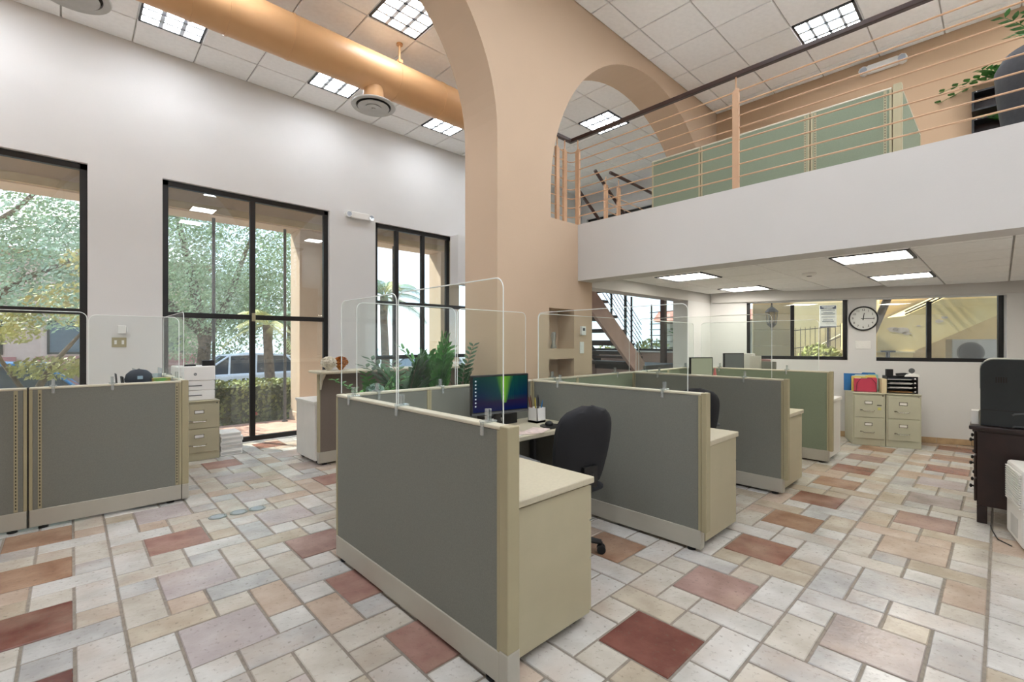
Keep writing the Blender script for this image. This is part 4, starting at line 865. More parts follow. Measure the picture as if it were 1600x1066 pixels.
panel('x', 5.7, 1.40, 2.57, 'wide sage partition in the middle of the mezzanine', G_M, fab=M_fab2, z=MZ, slots=(.04,))
panel('x', 5.7, .72, 1.39, 'sage partition at the outer corner of the mezzanine cubicle', G_M, fab=M_fab2, z=MZ, slots=(.05, .63))
t = panel('y', .68, 5.76, 7.2, 'sage partition on the mezzanine running back to the tan wall', G_M, fab=M_fab2, z=MZ); B(-.09, -.002, -.033, .033, .16, PH+.02).build('end_cover', M_trim, t, bev=.004)
ap = thing('large_planter', 'large dark grey planter with green leaves at the top right corner', 'planter', (4.9, -.27, MZ))
MB().lathe([(.24, .001), (.25, .02), (.30, .45), (.31, .62), (.27, .70), (.20, .73), (.20, .70)], n=36).build('pot', M_pot, ap, smooth=True)
rr = random.Random(11)
for k in range(9):
    m = MB(); frond(m, (.08*math.cos(k), .08*math.sin(k), .70), k*2.4, rr.uniform(.4, .9), rr.uniform(.25, .4), 8, .09, rr); m.build('frond', [M_leaf, M_leaf], ap, fix=False)
for k, (z0, lb) in enumerate(((4.15, 'upper black wall shelf box with trailing leaves on the tan wall'), (3.83, 'lower black wall shelf box on the tan wall'))):
    sb = thing('wall_shelf', lb, 'shelf', (XU-.2, -.15, z0), 0, 'black wall shelf boxes'); m = MB(); m.box(0, .199, -.3, .39, 0, .02); m.box(0, .199, -.3, .39, .21, .23); m.box(0, .199, -.3, -.28, .02, .21); m.box(0, .199, .37, .39, .02, .21); m.build('frame', M_bplast, sb); B(.19, .199, -.28, .37, .02, .21).build('back', M_dkwood, sb)
    for q in (-.26, .35): MB().cyl((-.003, q, .22), (0, q, .22), .006, n=8).build('screw', M_chrome, sb)
tv = thing('trailing_plant', 'green trailing plant on the upper wall shelf', 'plant', (XU-.12, .0, 4.381)); MB().lathe([(.05, .001), (.06, .08), (.05, .085)], n=16).build('pot', M_pot, tv)
for (az, ln, L) in ((1.7, 1.6, .30), (1.4, 2.0, .26), (2.6, 1.2, .24), (4.5, 1.2, .25)):
    m = MB(); frond(m, (0, 0, .07), az, ln, L, 7, .10, rr, w=.6, drop=.55); m.build('frond', [M_leaf, M_leaf], tv, fix=False)
tv2 = thing('trailing_plant', 'green trailing plant between the two wall shelves', 'plant', (XU-.12, -.08, 3.851)); MB().lathe([(.05, .001), (.06, .06), (.05, .065)], n=16).build('pot', M_pot, tv2)
for (az, ln, L) in ((1.9, 1.0, .24), (1.3, .8, .28), (4.3, 1.2, .2)):
    m = MB(); frond(m, (0, 0, .05), az, ln, L, 6, .10, rr, w=.6, drop=.4); m.build('frond', [M_leaf, M_leaf], tv2, fix=False)
# landing and stairs in the hall behind the arch
struct(B(4.40, 5.55, YA2, 4.9, 2.6, 2.787).build('floor_landing', M_slab), 'upper landing of the stair hall')
M_tread = mat('dark_tread', '35302e', .55, var=.1)
st = thing('staircase', 'open staircase with dark treads and a mauve stringer behind the arch wall', 'staircase', (0, 0, 0))
def zl(x): return 2.70-(x-5.2)*.80
SX0, SX1 = 5.4, 7.25
MB().prism([[(SX0, zl(SX0)-.32), (SX0, zl(SX0)+.06), (SX1, zl(SX1)+.06), (SX1, zl(SX1)-.32)]], lambda a, b: (a, 4.28, b), lambda a, b: (a, 4.34, b)).build('stringer', M_mauve, st)
MB().prism([[(SX0, zl(SX0)-.32), (SX0, zl(SX0)-.05), (SX1, zl(SX1)-.05), (SX1, zl(SX1)-.32)]], lambda a, b: (a, 5.3, b), lambda a, b: (a, 5.36, b)).build('stringer', M_mauve, st)
for k in range(8): x = 5.52+k*.235; B(x-.15, x+.15, 4.345, 5.3, zl(x)-.06, zl(x)).build('tread', M_tread, st, bev=.004)
B(7.2, 8.6, 4.28, 7.2, .98, 1.06).build('landing', M_tread, st); 
for (x, y) in ((7.25, 4.32), (8.55, 4.32), (7.25, 7.1), (8.55, 7.1)): B(x-.05, x+.05, y-.05, y+.05, 0, .98).build('post', M_mauve, st)
st2 = thing('staircase', 'upper open stair flight in front of the hall window', 'staircase', (0, 0, 0))
for k in range(5): x = 7.75+k*.33; z = 2.32-k*.29; B(x-.17, x+.17, 5.5, 6.6, z-.055, z).build('tread', mat('brown_tread', '4a352e', .5, var=.1), st2, bev=.004)
MB().prism([[(7.5, 2.35), (7.5, 2.6), (9.2, 1.12), (9.2, .87)]], lambda a, b: (a, 6.6, b), lambda a, b: (a, 6.66, b)).build('stringer', M_bplast, st2)
B(9.0, 9.3, 5.45, 6.7, .9, 1.0).build('base_block', M_mauve, st2); B(8.98, 9.3, 5.5, 6.6, 0, .9).build('base', M_mauve, st2)
for k in range(7): MB().cyl((7.7, 5.48, 2.45+k*.11), (9.15, 5.48, 1.20+k*.11), .008, n=6).build('rod', M_bplast, st2)
for x, z in ((8.0, 2.1), (8.75, 1.45)): B(x-.018, x+.018, 5.465, 5.495, z-.1, z+1.0).build('post', M_bplast, st2)
nw = tag(B(-.05, .05, -.05, .05, 0, 2.6).build('stair_post', M_rail, loc=(9.2, 4.98, 0)), 'dark brown post in front of the hall window', 'post')
# outer guard wires beyond the hall window are the stair railing above the landing
rl = thing('landing_rail', 'tan posts and dark sloping handrails at the head of the stairs', 'railing', (0, 0, 2.788))
def hbar(p, q, n='handrail'): MB().tube([p, q], .024, n=8).build(n, M_rail, rl, smooth=True)
hbar((5.5, 4.05, 1.17), (6.35, 4.05, .62)); hbar((5.35, 4.25, .92), (6.2, 4.25, .35)); hbar((5.78, 3.98, 1.19), (7.6, 3.98, 1.12)); 
for x, z in ((5.72, 1.0), (6.05, 1.03)): B(x-.035, x+.035, 4.0, 4.03, -.5, z).build('post', M_post, rl); MB().cyl((x, 4.015, z), (x, 4.015, z+.12), .008, n=8).build('stem', M_post, rl)
for k in range(6): MB().tube([(5.72, 4.015, .88-.13*k), (7.6, 4.015, .80-.13*k)], .0065, n=6).build('rod', M_post, rl)
hbar((4.55, 5.2, .60), (6.0, 5.2, .62), 'lower_rail')
for (loc, lb) in (((9.52, 4.72, 1.271), 'dark square planter on the hall window sill'),):
    t = thing('sill_planter', lb, 'planter', loc); s = .15; m = MB(); m.prism([rect(-s*.85, s*.85, -s*.85, s*.85)], lambda a, b: (a, b, .001), lambda a, b: (a*1.15, b*1.15, .27)); m.build('pot', M_pot, t, bev=.005)
    for k in range(10):
        m = MB(); frond(m, (rr.uniform(-.1, .1), rr.uniform(-.1, .1), .26), rr.uniform(0, 6.3), rr.uniform(.4, 1), rr.uniform(.16, .28), 5, .09, rr, w=.6); m.build('frond', [M_leaf, M_leaf], t, fix=False)

# ================================================================== OUTDOORS, WINDOW SIDE
GO = -.02
M_pave = mat('pink_paving', 'c99f8c', .9, var=.08, vscale=3); M_road = mat('asphalt', '8a8a88', .95, var=.1, vscale=2)
struct(B(-14, 16, YW+WT, 9.55, -.3, GO).build('arcade_floor', M_pave), 'reddish paving of the arcade outside'); 
struct(B(-40, 60, 9.55, 60, -.9, -.62).build('street', M_road), 'grey street beyond the hedge')
struct(B(-40, 60, 26, 30, -.62, -.5).build('pavement', mat('pale_pavement', 'b8b2a6', .9, var=.06)), 'pale pavement across the street')
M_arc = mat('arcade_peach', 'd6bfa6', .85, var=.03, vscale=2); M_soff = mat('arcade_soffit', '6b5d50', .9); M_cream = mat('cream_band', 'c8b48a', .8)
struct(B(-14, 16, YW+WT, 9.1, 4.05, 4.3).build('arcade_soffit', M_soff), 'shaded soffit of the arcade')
ab = struct(B(-14, 16, 9.1, 9.6, 3.60, 4.9).build('arcade_beam', M_arc), 'peach beam of the arcade'); B(-14, 16, 9.06, 9.1, 3.62, 3.74).build('moulding', M_cream, ab)
for x, lb in ((-3.2, 'arcade column beyond the left frame edge'), (.5, 'arcade column hidden by the white wall between the windows'), (3.40, 'peach arcade column at the right of the tall doors'), (6.6, 'peach arcade column seen through the many-light window'), (9.9, 'arcade column past the arch')):
    c = thing('arcade_column', lb, 'column', (x, 9.35, GO), 0, 'arcade columns'); B(-.27, .27, -.25, .25, .0, 3.618).build('shaft', M_arc, c, bev=.01); B(-.29, .29, -.27, .27, .001, .16).build('plinth', M_arc, c, bev=.006)
for x, lb in ((-.83, 'thin grey post outside the left window'), (1.78, 'thin grey post outside the left leaf of the tall doors'), (2.93, 'thin grey post outside the right leaf of the tall doors'), (5.2, 'thin grey post outside the many-light window')):
    p = thing('screen_post', lb, 'post', (x, 9.3, GO), 0, 'arcade screen posts'); MB().cyl((0, 0, .0), (0, 0, 3.618), .026, n=12).build('pole', M_gplast, p, smooth=True); MB().cyl((0, 0, 0), (0, 0, .02), .05, n=12).build('flange', M_gplast, p)
def leafcloud(m, c, rad, n, s, rr, flat=1.0, hollow=.35):
    for k in range(n):
        while True:
            p = Vector((rr.uniform(-1, 1), rr.uniform(-1, 1), rr.uniform(-1, 1)))
            if hollow < p.length < 1: break
        p = Vector((c[0]+p.x*rad[0], c[1]+p.y*rad[1], c[2]+p.z*rad[2]))
        d = Vector((rr.gauss(0, 1), rr.gauss(0, 1), rr.gauss(0, 1)+.6*flat)).normalized(); e = d.orthogonal().normalized(); f = d.cross(e); q = s*rr.uniform(.6, 1.3)
        m.add([p-e*q, p-f*q*.5, p+e*q, p+f*q*.5], [(0, 1, 2, 3)])
    return m
hg = thing('hedge', 'trimmed green hedge between the arcade and the street', 'hedge', (0, 10.18, -.62)); rr = random.Random(21)
m = MB()
for k in range(9000):
    x = rr.uniform(-4, 6.4); f = rr.random()
    if f < .45: y, z = -.32+rr.gauss(0, .025), rr.uniform(.45, 1.28)
    elif f < .75: y, z = rr.uniform(-.32, .32), 1.30+rr.gauss(0, .03)
    else: y, z = rr.uniform(-.3, .3), rr.uniform(.4, 1.28)
    d = Vector((rr.gauss(0, 1), rr.gauss(0, 1)-.6, rr.gauss(0, 1)+.4)).normalized(); e = d.orthogonal().normalized()*.045; g = d.cross(e)*.6; p = Vector((x, y, z)); m.add([p-e, p-g, p+e, p+g], [(0, 1, 2, 3)])
o = m.build('hedge_leaves', M_hleaf, hg, fix=False); o['kind'] = 'stuff'
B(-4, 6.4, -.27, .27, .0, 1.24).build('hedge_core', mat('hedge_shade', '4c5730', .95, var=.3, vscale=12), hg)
for k in range(22):
    x = -3.8+k*.47; MB().tube([(x, -.1, .0), (x+.05, -.2, .3), (x+.02, -.28, .7)], .012, n=5).build('stem', M_bark, hg)
petals(MB(), (2.55, -.36, .72), .03, 14, .03, rr).build('red_flower', mat('coral_petal', 'd9665a', .7), hg, fix=False)
def tree(x, y, z, label, crowns, trunk, lm, n, s, seed, grp='trees outside'):
    t = thing('tree', label, 'tree', (x, y, z), 0, grp); rr = random.Random(seed)
    tm = MB()
    for pth, rad in trunk: tm.tube(pth, rad, n=9)
    tm.build('trunk', M_bark, t, smooth=True)
    m = MB()
    for c, rad in crowns: leafcloud(m, c, rad, n, s, rr)
    o = m.build('foliage', lm, t, fix=False); o['kind'] = 'stuff'; return t
tree(3.8, 22, -.62, 'large leafy tree filling the tall doors', [((-2.2, 0, 7.0), (3.2, 2.6, 3.4)), ((1.6, .3, 6.6), (3.2, 2.6, 3.6)), ((0, .5, 9.8), (3.6, 2.8, 2.6)), ((-.3, 0, 3.9), (4.6, 2.4, 1.6))],
     [([(0, 0, 0), (.1, 0, 2), (-.3, 0, 4.5), (-.8, 0, 7)], [.28, .22, .16, .08]), ([(.1, 0, 2), (1.0, .2, 4), (1.8, .2, 6.5)], [.18, .14, .06]), ([(0, 0, 2.4), (-1.4, .2, 4), (-2.6, .2, 6.4)], [.15, .12, .05])], M_tleaf, 15000, .065, 31)
tree(-3.4, 20, -.62, 'airy tree with drooping branches in the left window', [((0, 0, 6.4), (4.0, 2.2, 3.2)), ((3.0, .3, 4.2), (2.4, 1.8, 1.8)), ((-3, 0, 4.6), (2.6, 1.8, 1.6))],
     [([(1.0, 0, 0), (.9, 0, 2), (.2, 0, 4.5), (-1.6, 0, 7)], [.22, .18, .13, .05]), ([(.9, 0, 2.4), (2.4, .2, 4), (3.6, .2, 4.8)], [.13, .09, .04]), ([(.4, 0, 4), (2.2, .2, 6), (3.2, .2, 7.5)], [.1, .07, .03])], mat('pale_tree_leaf', 'bfd6b2', .7, var=.25, vscale=1.1), 9000, .065, 32)
tree(7.8, 24, -.62, 'bushy tree behind the white car', [((0, 0, 4.4), (3.2, 2.4, 3.2)), ((-3.4, 1, 3.2), (2.4, 2, 2.2))], [([(0, 0, 0), (0, 0, 4)], [.2, .1])], M_tleaf, 9000, .065, 33)
tree(.02, 11.2, -.62, 'small yellow-green street tree close to the left window', [((.1, 0, 2.75), (.75, .6, .42)), ((-.8, .1, 2.35), (.5, .45, .3)), ((.55, 0, 2.2), (.42, .4, .22)), ((.55, 0, 3.5), (.75, .6, .35)), ((-.2, 0, 1.65), (.6, .4, .2))],
     [([(-.55, 0, 0), (-.5, 0, 1.1), (-.25, 0, 1.7), (.15, 0, 2.3)], [.07, .06, .045, .02]), ([(-.5, 0, 1.1), (-.85, .1, 1.8), (-1.0, .1, 2.3)], [.04, .03, .015]), ([(-.3, 0, 1.6), (.3, 0, 1.9), (.6, 0, 2.3)], [.03, .02, .01])], M_tleaf2, 700, .045, 34)
def palm(x, y, z, label, h, nf, L, seed, lm, lm2=None):
    t = thing('palm_tree', label, 'palm tree', (x, y, z), 0, 'palms outside'); rr = random.Random(seed)
    MB().tube([(0, 0, 0), (.05, 0, h*.4), (0, .03, h*.8), (0, 0, h)], [.17, .14, .12, .14], n=10).build('trunk', M_bark, t, smooth=True)
    for k in range(nf):
        az = 2*PI*k/nf*2.4+rr.uniform(-.2, .2); el = rr.uniform(-.25, 1.25); m = MB(); d = Vector((math.cos(az)*math.cos(el), math.sin(az)*math.cos(el), math.sin(el))); path = []
        for i in range(9): u = i/8; path.append(Vector((0, 0, h))+d*L*u+Vector((0, 0, -L*.55*u*u)))
        m.tube(path, [.02*(1-.8*i/8) for i in range(9)], n=4)
        for i in range(26):
            u = .15+.85*i/25; j = min(7, int(u*8)); p = path[j].lerp(path[j+1], u*8-j); tan = (path[j+1]-path[j]).normalized(); sd_ = tan.cross(Vector((0, 0, 1))).normalized() if abs(tan.z) < .99 else Vector((1, 0, 0))
            for s in (-1, 1):
                dv = (sd_*s+tan*.7-Vector((0, 0, .35))).normalized()*L*.34*(1.1-.6*u); w = tan*.012
                m.add([p-w, p+dv*.55-w*.9, p+dv+Vector((0, 0, -.05)), p+dv*.55+w*.9, p+w], [(0, 1, 2, 3, 4)])
        m.build('frond', lm2 if (lm2 and k % 5 == 0) else lm, t, fix=False)
M_pf = mat('palm_frond', '7f9f7a', .6, var=.2, vscale=2); M_pf2 = mat('yellow_frond', 'cfca80', .6, var=.15)
palm(7.6, 14.2, -.62, 'green palm with a yellow frond in the many-light window', 3.6, 17, 1.6, 41, M_pf, M_pf2)
palm(6.1, 14.6, -.62, 'low yellow-green palm at the left of the many-light window', 2.0, 13, 1.5, 42, M_pf2, M_pf)
palm(4.2, 14.8, -.62, 'young palm in front of the white car', 2.6, 12, 1.3, 43, M_pf2, M_pf)
def car(x, y, z, rz, label, paint, L=4.4, Wd=1.75, Ht=1.6):
    t = thing('parked_car', label, 'car', (x, y, z), rz, 'cars on the street'); w = Wd/2
    lower = [(-L/2, .30), (-L/2+.05, .62), (-L/2+.30, .84), (-.7, .98), (L/2-.25, 1.02), (L/2-.02, .80), (L/2, .35), (L/2-.1, .24), (-L/2+.1, .22)]
    MB().prism([lower], lambda a, b: (a, -w, b), lambda a, b: (a, w, b)).build('body', paint, t, bev=.06)
    cabin = [(-.95, .96), (-.15, Ht-.06), (.6, Ht), (1.45, Ht-.05), (L/2-.15, 1.0)]
    M_cg = mat('car_glass', '3a444c', .08)
    MB().prism([cabin], lambda a, b: (a, -w+.10+(b-.96)*.22, b), lambda a, b: (a, w-.10-(b-.96)*.22, b)).build('glasshouse', M_cg, t, bev=.02)
    roof = [(-.2, Ht-.075), (-.12, Ht-.03), (.6, Ht+.02), (1.5, Ht-.03), (1.78, Ht-.12), (1.5, Ht-.09), (.6, Ht-.045)]
    MB().prism([roof], lambda a, b: (a, -w+.2, b), lambda a, b: (a, w-.2, b)).build('roof', paint, t, bev=.015)
    for (p, q) in (((-.98, .97), (-.17, Ht-.05)), ((.55, .98), (.6, Ht-.03)), ((L/2-.2, 1.0), (1.5, Ht-.06)), ((-.2, .98), (-.15, Ht-.06))):
        for s in (-1, 1): MB().tube([(p[0], s*(w-.09-(p[1]-.96)*.22), p[1]), (q[0], s*(w-.09-(q[1]-.96)*.22), q[1])], .03, n=6).build('pillar', paint, t)
    for a in (-L/2+.85, L/2-.85):
        for s in (-1, 1):
            wh = MB().cyl((a, s*(w-.16), .33), (a, s*(w+.01), .33), .33, n=26).build('wheel', M_bplast, t, smooth=True); MB().cyl((a, s*(w+.006), .33), (a, s*(w+.02), .33), .21, n=20).build('hubcap', M_chrome, wh)
    for s in (-1, 1):
        B(-L/2+.02, -L/2+.25, s*(w-.35)-.2, s*(w-.35)+.2, .62, .72).build('headlight', M_whitep, t); B(L/2-.12, L/2+.0, s*(w-.25)-.18, s*(w-.25)+.18, .78, .95).build('tail_light', mat('tail_red', '9a2420', .3), t)
        B(-.75, -.6, s*(w+.02)-.07, s*(w+.02)+.07, .98, 1.1).build('side_mirror', paint, t, bev=.02)
M_cw = mat('white_paint', 'e4e6ea', .2, var=.01); M_cb = mat('blue_paint', '3f84b8', .25, var=.02)
car(3.75, 17.2, -.50, 0, 'white hatchback parked beyond the hedge', M_cw)
car(-1.9, 14.6, -.62, 0, 'blue car parked behind the small street tree', M_cb, L=4.6, Ht=1.66)
car(11.5, 18.2, -.62, 0, 'silver car seen behind the potted plants', mat('silver_paint', 'c3c8cc', .2), L=4.5)
bd = thing('street_building', 'pale pink building with a red awning across the street', 'building', (-3.4, 31, -.5))
B(-9, 9, 0, 6, 0, 6.0).build('wall', mat('pink_render', 'd8b8ae', .9, var=.04), bd)
for k in range(5):
    wn = B(-7.6+k*3.4, -5.6+k*3.4, -.06, -.001, 1.4, 3.0).build('window', M_black, bd); B(-7.5+k*3.4, -5.7+k*3.4, -.09, -.062, 1.5, 2.9).build('pane', mat('dark_pane', '5c6a78', .1), wn)
for k in range(5): MB().prism([[(0, 0), (-1.0, -.5), (-1.0, -.62), (0, -.12)]], lambda a, b, k=k: (-8+k*3.4, a-.001, 1.3+b), lambda a, b, k=k: (-5.2+k*3.4, a-.001, 1.3+b)).build('awning', mat('red_awning', 'b0706a', .8, var=.1, vscale=6), bd)
B(-9.2, 9.2, -.3, 6.2, 6.0, 6.3).build('roof', mat('terracotta_roof', 'b5745a', .9, var=.1, vscale=5), bd)
lp = thing('leaning_pole', 'thin grey pole leaning against the sky in the many-light window', 'pole', (8.9, 17, -.62)); MB().tube([(0, 0, 0), (-.5, 0, 6), (-1.0, 0, 10)], [.06, .05, .03], n=8).build('pole', M_gplast, lp, smooth=True); MB().cyl((0, 0, 0), (0, 0, .1), .12, n=10).build('base', M_gplast, lp)

# ================================================================== OUTDOORS, END WALL SIDE (frame of the angled wall)
def wthing(name, label, cat, s, tt, z=0, group=None): return thing(name, label, cat, onwall(s, tt, z), AW, group)
yg = struct(B(-12, 14, .21, 30, -.3, -.02).build('yard', mat('yard_concrete', 'b9ad98', .95, var=.08, vscale=2), loc=PW, rz=AW), 'concrete yard outside the end wall')
M_yel = mat('yellow_stucco', 'ead39a', .9, col2='dfc286', vscale=1.5, bump=.1, bscale=40); M_bei = mat('beige_siding', 'c2ac84', .9, var=.05, vscale=2); M_crm = mat('cream_stucco', 'e6d6aa', .9, var=.05, vscale=2)
pb = wthing('siding_pillar', 'broad beige pillar with a hanging lantern in front', 'pillar', -1.86, 3.0)
for k in range(9): B(-.36, .36, 0, .6, .002+k*.35, .345+k*.35).build('siding_board', M_bei, pb, bev=.006)
B(.362, .43, .1, .6, .002, 3.15).build('corner_trim', M_crm, pb)
ln = wthing('lantern', 'dark wrought iron lantern hanging outside the end wall window', 'lantern', -1.87, 2.55, 1.70); M_iron = mat('dark_iron', '3d342c', .6, var=.2)
MB().lathe([(.004, .0), (.02, .05), (.012, .07), (.07, .13), (.095, .17), (.09, .18)], n=6).build('base_finial', M_iron, ln)
for k in range(6): a = k*PI/3; MB().cyl((.085*math.cos(a), .085*math.sin(a), .17), (.11*math.cos(a), .11*math.sin(a), .42), .008, n=6).build('bar', M_iron, ln)
MB().lathe([(.13, .415), (.125, .43), (.06, .50), (.02, .53), (.012, .60), (.012, .9), (.012, 1.5)], n=6).build('cap', M_iron, ln); MB().lathe([(.075, .185), (.095, .41)], n=6).build('glass', glassy('lantern_glass', 'd8cfae', .03, milky=.03), ln)
for s, lb in ((-1.0, 'left cream column of the gateway'), (-.70, 'right cream column of the gateway')):
    c = wthing('gate_column', lb, 'column', s, 7.0, 0, 'gateway columns'); B(-.10, .10, -.1, .1, 0, 2.28).build('shaft', M_crm, c, bev=.006); B(-.14, .14, -.14, .14, 2.281, 2.42).build('capital', mat('white_stucco', 'e9e2d2', .8), c, bev=.02); B(-.10, .10, -.1, .1, 2.421, 3.6).build('upper_shaft', M_crm, c)
gw = wthing('far_house', 'far house with a red tiled eave behind the gate', 'house', -1.5, 24); B(-6, 6, 0, 4, 0, 2.9).build('wall', mat('far_render', '7d7a70', .9), gw); MB().prism([[(-.6, 2.9), (2, 3.7), (4.4, 2.9)]], lambda a, b: (-6.4, a, b), lambda a, b: (6.4, a, b)).build('roof', mat('red_tile_roof', 'c07a66', .9, var=.1), gw)
fn = wthing('iron_fence', 'black iron fence with a stepped top rail beside the sign', 'fence', -.9, 5.6)
for k in range(17): B(-.5+k*.11, -.488+k*.11, -.006, .006, .9 + max(0, (k-6))*.09, 1.82+(.012*k)).build('picket', M_iron, fn)
MB().tube([(-.5, 0, 1.76), (1.3, 0, 1.95)], .012, n=6).build('rail', M_iron, fn); MB().tube([(-.5, 0, 1.28), (.3, 0, 1.40), (1.3, 0, 1.93)], .012, n=6).build('rail', M_iron, fn)
for a in (-.5, .45): B(a-.03, a+.03, -.03, .03, 0, 1.85).build('post', M_iron, fn)
lw_ = tag(MB().prism([[(-.35, 0), (1.6, 0), (1.6, 2.2), (.9, 1.78), (.33, 1.42), (.2, 1.25), (-.35, 1.25)]], lambda a, b: (a, 0, b), lambda a, b: (a, .2, b)).build('ramp_wall', M_crm, loc=onwall(-.9, 5.75, 0), rz=AW), 'low cream ramp wall below the iron fence', 'wall')
bw = tag(B(.0, 3.2, 0, .3, 0, 4.0).build('cream_house_wall', M_crm, loc=onwall(-.62, 8.4, 0), rz=AW), 'cream house wall behind the sign', 'wall')
sg = wthing('notice_sign', 'white notice sign with dark blue header on a post', 'sign', -.55, 4.9)
B(-.175, .175, -.01, .01, 1.83, 2.38).build('board', M_paper, sg, bev=.003); navy = mat('navy_print', '39415c', .7); ink = mat('grey_ink', '6d7684', .8)
B(-.165, .165, -.0125, -.0102, 2.29, 2.37).build('header_band', navy, sg); B(-.165, .165, -.0125, -.0102, 1.835, 1.862).build('footer_band', navy, sg)
for z, w, c in ((2.345, .13, M_paper), (2.312, .09, M_paper), (2.255, .14, ink), (2.20, .10, ink), (2.165, .14, ink), (2.09, .135, ink), (2.02, .10, ink), (1.985, .12, ink)): B(-w, w, -.0140, -.0128, z-.008, z+.008).build('print_line', c, sg)
MB().cyl((0, .03, 0), (0, .03, 2.3), .02, n=10).build('post', M_iron, sg)
sh = thing('shrub', 'sunlit yellow-green shrub below the iron fence', 'shrub', onwall(-.78, 4.45, 0), AW); rr = random.Random(51)
m = MB(); leafcloud(m, (0, 0, .95), (.5, .4, .5), 1500, .05, rr, hollow=.6); o = m.build('foliage', mat('sunlit_leaf', 'b4b860', .6, var=.3, vscale=5), sh, fix=False); o['kind'] = 'stuff'; MB().tube([(0, 0, 0), (.05, 0, .5), (0, 0, .9)], [.06, .04, .02], n=7).build('stem', M_bark, sh)
# yellow outdoor stair seen through the right-hand window
ys = wthing('outdoor_stair', 'yellow stucco outdoor stair wall with greyish patches', 'staircase', 0, 2.5)
MB().prism([[(-.42, 1.30), (.49, 1.30), (3.6, 3.05), (3.6, 3.75), (.34, 1.97), (-.42, 1.90)]], lambda a, b: (a, 0, b), lambda a, b: (a, 1.5, b)).build('stair_side', M_yel, ys)
B(-.42, .48, .02, .5, 0, 1.27).build('base_wall', M_yel, ys); B(-.42, .50, -.03, .5, 1.271, 1.299).build('ledge', M_crm, ys)
for p, q in (((.38, .1, 2.01), (3.6, .1, 3.80)), ((.38, .1, 2.06), (3.6, .1, 3.86))): MB().tube([p, q], .014, n=6).build('handrail', M_iron, ys)
for k in range(9): B(.45+k*.33, .47+k*.33, .09, .11, 1.98+k*.18, 2.06+k*.183).build('baluster', M_iron, ys)
m = MB(); rr = random.Random(8)
for (cx, cz, r) in ((.30, 1.70, .13), (.18, 1.72, .08), (.86, 1.86, .06), (.93, 1.93, .05), (.38, 1.64, .06), (.55, 1.78, .03)):
    pts = [(cx+r*rr.uniform(.6, 1.2)*math.cos(a)*1.3, cz+r*rr.uniform(.5, 1.0)*math.sin(a)*.7) for a in [2*PI*i/11 for i in range(11)]]; m.prism([pts], lambda a, b: (a, -.003, b), lambda a, b: (a, .002, b))
m.build('greyish_patch', mat('greyish_stucco', 'd6c4b0', .95, var=.08, vscale=20), ys)  # irregular greyish patches laid on the yellow stucco
MB().cyl((.08, -.06, .9), (.08, -.06, 1.28), .035, n=10).box(-.03, .19, -.1, -.02, 1.28, 1.31).build('pipe_valve', M_gplast, ys)
uw = tag(B(.3, 5.2, 0, .2, 0, 4.2).build('stair_back_wall', M_bei, loc=onwall(0, 4.1, 0), rz=AW), 'beige wall in the shade below the yellow stair', 'wall')
hw_ = tag(MB().prism([[(-3, 0), (.29, 0), (.29, 4.2), (-.2, 4.2), (-3, 3.0)]], lambda a, b: (a, 0, b), lambda a, b: (a, .2, b)).build('stair_house_wall', M_crm, loc=onwall(1.1, 6.2, 0), rz=AW), 'cream house wall behind the top of the yellow stair', 'wall')
ac = wthing('air_conditioner', 'grey outdoor air conditioner under the yellow stair', 'air conditioner', 1.6, 3.25)
B(-.34, .38, 0, .32, 1.0, 1.53).build('case', mat('ac_grey', 'b9b6b0', .6, var=.03), ac, bev=.015); MB().lathe([(.205, -.004), (.205, .0), (.19, .004)], c=(-.06, -.002, 1.27), n=36, axis='y').build('fan_ring', mat('ac_dark', '77746f', .6), ac, smooth=True)
for k in range(5): MB().lathe([(.04+.033*k, -.012), (.045+.033*k, -.012), (.045+.033*k, -.006), (.04+.033*k, -.006)], c=(-.06, 0, 1.27), n=30, axis='y').build('grille_ring', M_gplast, ac)
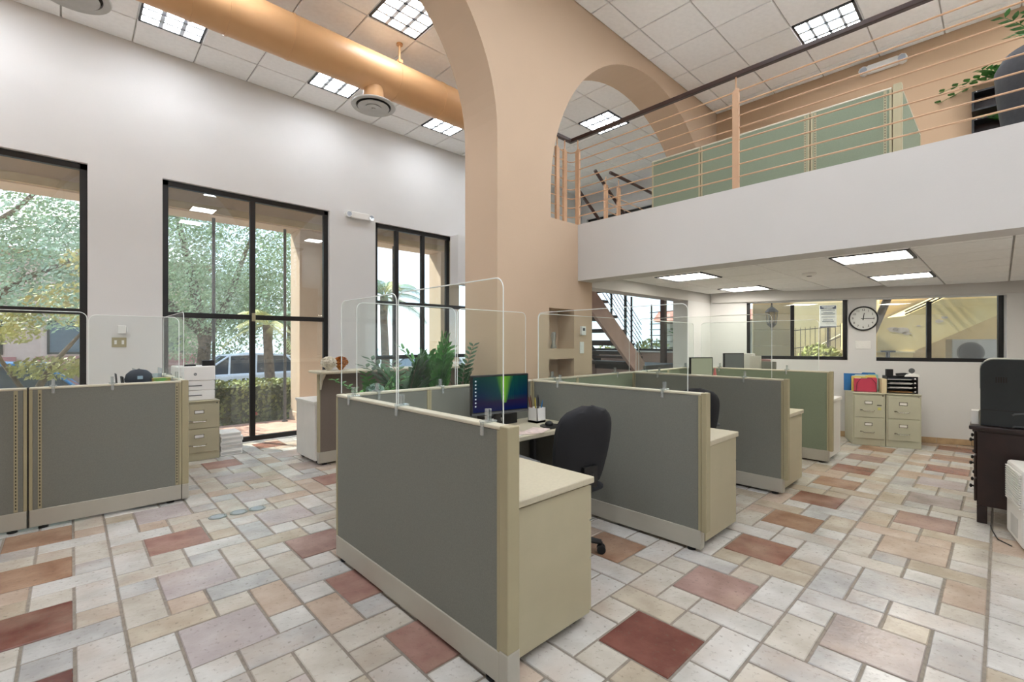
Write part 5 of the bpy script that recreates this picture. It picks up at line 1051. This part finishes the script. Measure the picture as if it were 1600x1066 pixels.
B(-.33, .36, .02, .30, .96, .998).build('bracket', M_gplast, ac); B(-.30, -.25, .05, .28, 0, .96).build('leg', M_gplast, ac); B(.28, .33, .05, .28, 0, .96).build('leg', M_gplast, ac)
tr_ = wthing('palm_tree', 'grey leaning palm trunk outside by the clock', 'palm tree', -.2, 2.1); MB().tube([(-.35, 0, 0), (-.2, 0, 1.2), (.08, 0, 1.95), (.35, 0, 2.7), (.6, 0, 3.6)], [.09, .075, .065, .06, .055], n=10).build('trunk', M_bark, tr_, smooth=True)
for k in range(8):
    m = MB(); path = [Vector((.6, 0, 3.6)) + Vector((math.cos(k*.8), math.sin(k*.8)*.6, .3))*1.4*u + Vector((0, 0, -.9*u*u)) for u in [i/8 for i in range(9)]]; m.tube(path, .012, n=4)
    for i in range(16):
        u = .2+.8*i/15; j = min(7, int(u*8)); p = path[j].lerp(path[j+1], u*8-j); tan = (path[j+1]-path[j]).normalized(); sd_ = tan.cross(Vector((0, 0, 1))).normalized()
        for s in (-1, 1): dv = (sd_*s+tan*.7-Vector((0, 0, .3))).normalized()*.4*(1.1-.6*u); w = tan*.02; m.add([p-w, p+dv*.5-w, p+dv, p+dv*.5+w, p+w], [(0, 1, 2, 3, 4)])
    m.build('frond', M_pf, tr_, fix=False)

hs = thing('shrub', 'green shrubs beyond the hall window', 'shrub', (12.6, 7.2, 0)); m = MB(); rr = random.Random(61)
for c in ((0, 0, .95), (.3, -1.1, .8), (-.2, 1.2, .85)): leafcloud(m, c, (.6, .7, .65), 700, .07, rr, hollow=.6)
o = m.build('foliage', mat('sunlit_leaf', 'b4b860', .6, var=.3, vscale=5), hs, fix=False); o['kind'] = 'stuff'; MB().tube([(0, 0, 0), (.05, 0, .5), (0, 0, .9)], [.06, .04, .02], n=7).build('stem', M_bark, hs)
orl = thing('outdoor_railing', 'dark outdoor railing seen through the hall window beside the planter', 'railing', (10.4, 5.3, 0))
for k in range(7): MB().tube([(0, -1.2, 1.30+k*.16), (0, .7, 1.36+k*.14)], .012, n=6).build('rod', M_iron, orl)
for y in (-.9, .0, .65): B(-.015, .015, y-.015, y+.015, 0, 2.4).build('post', M_iron, orl)
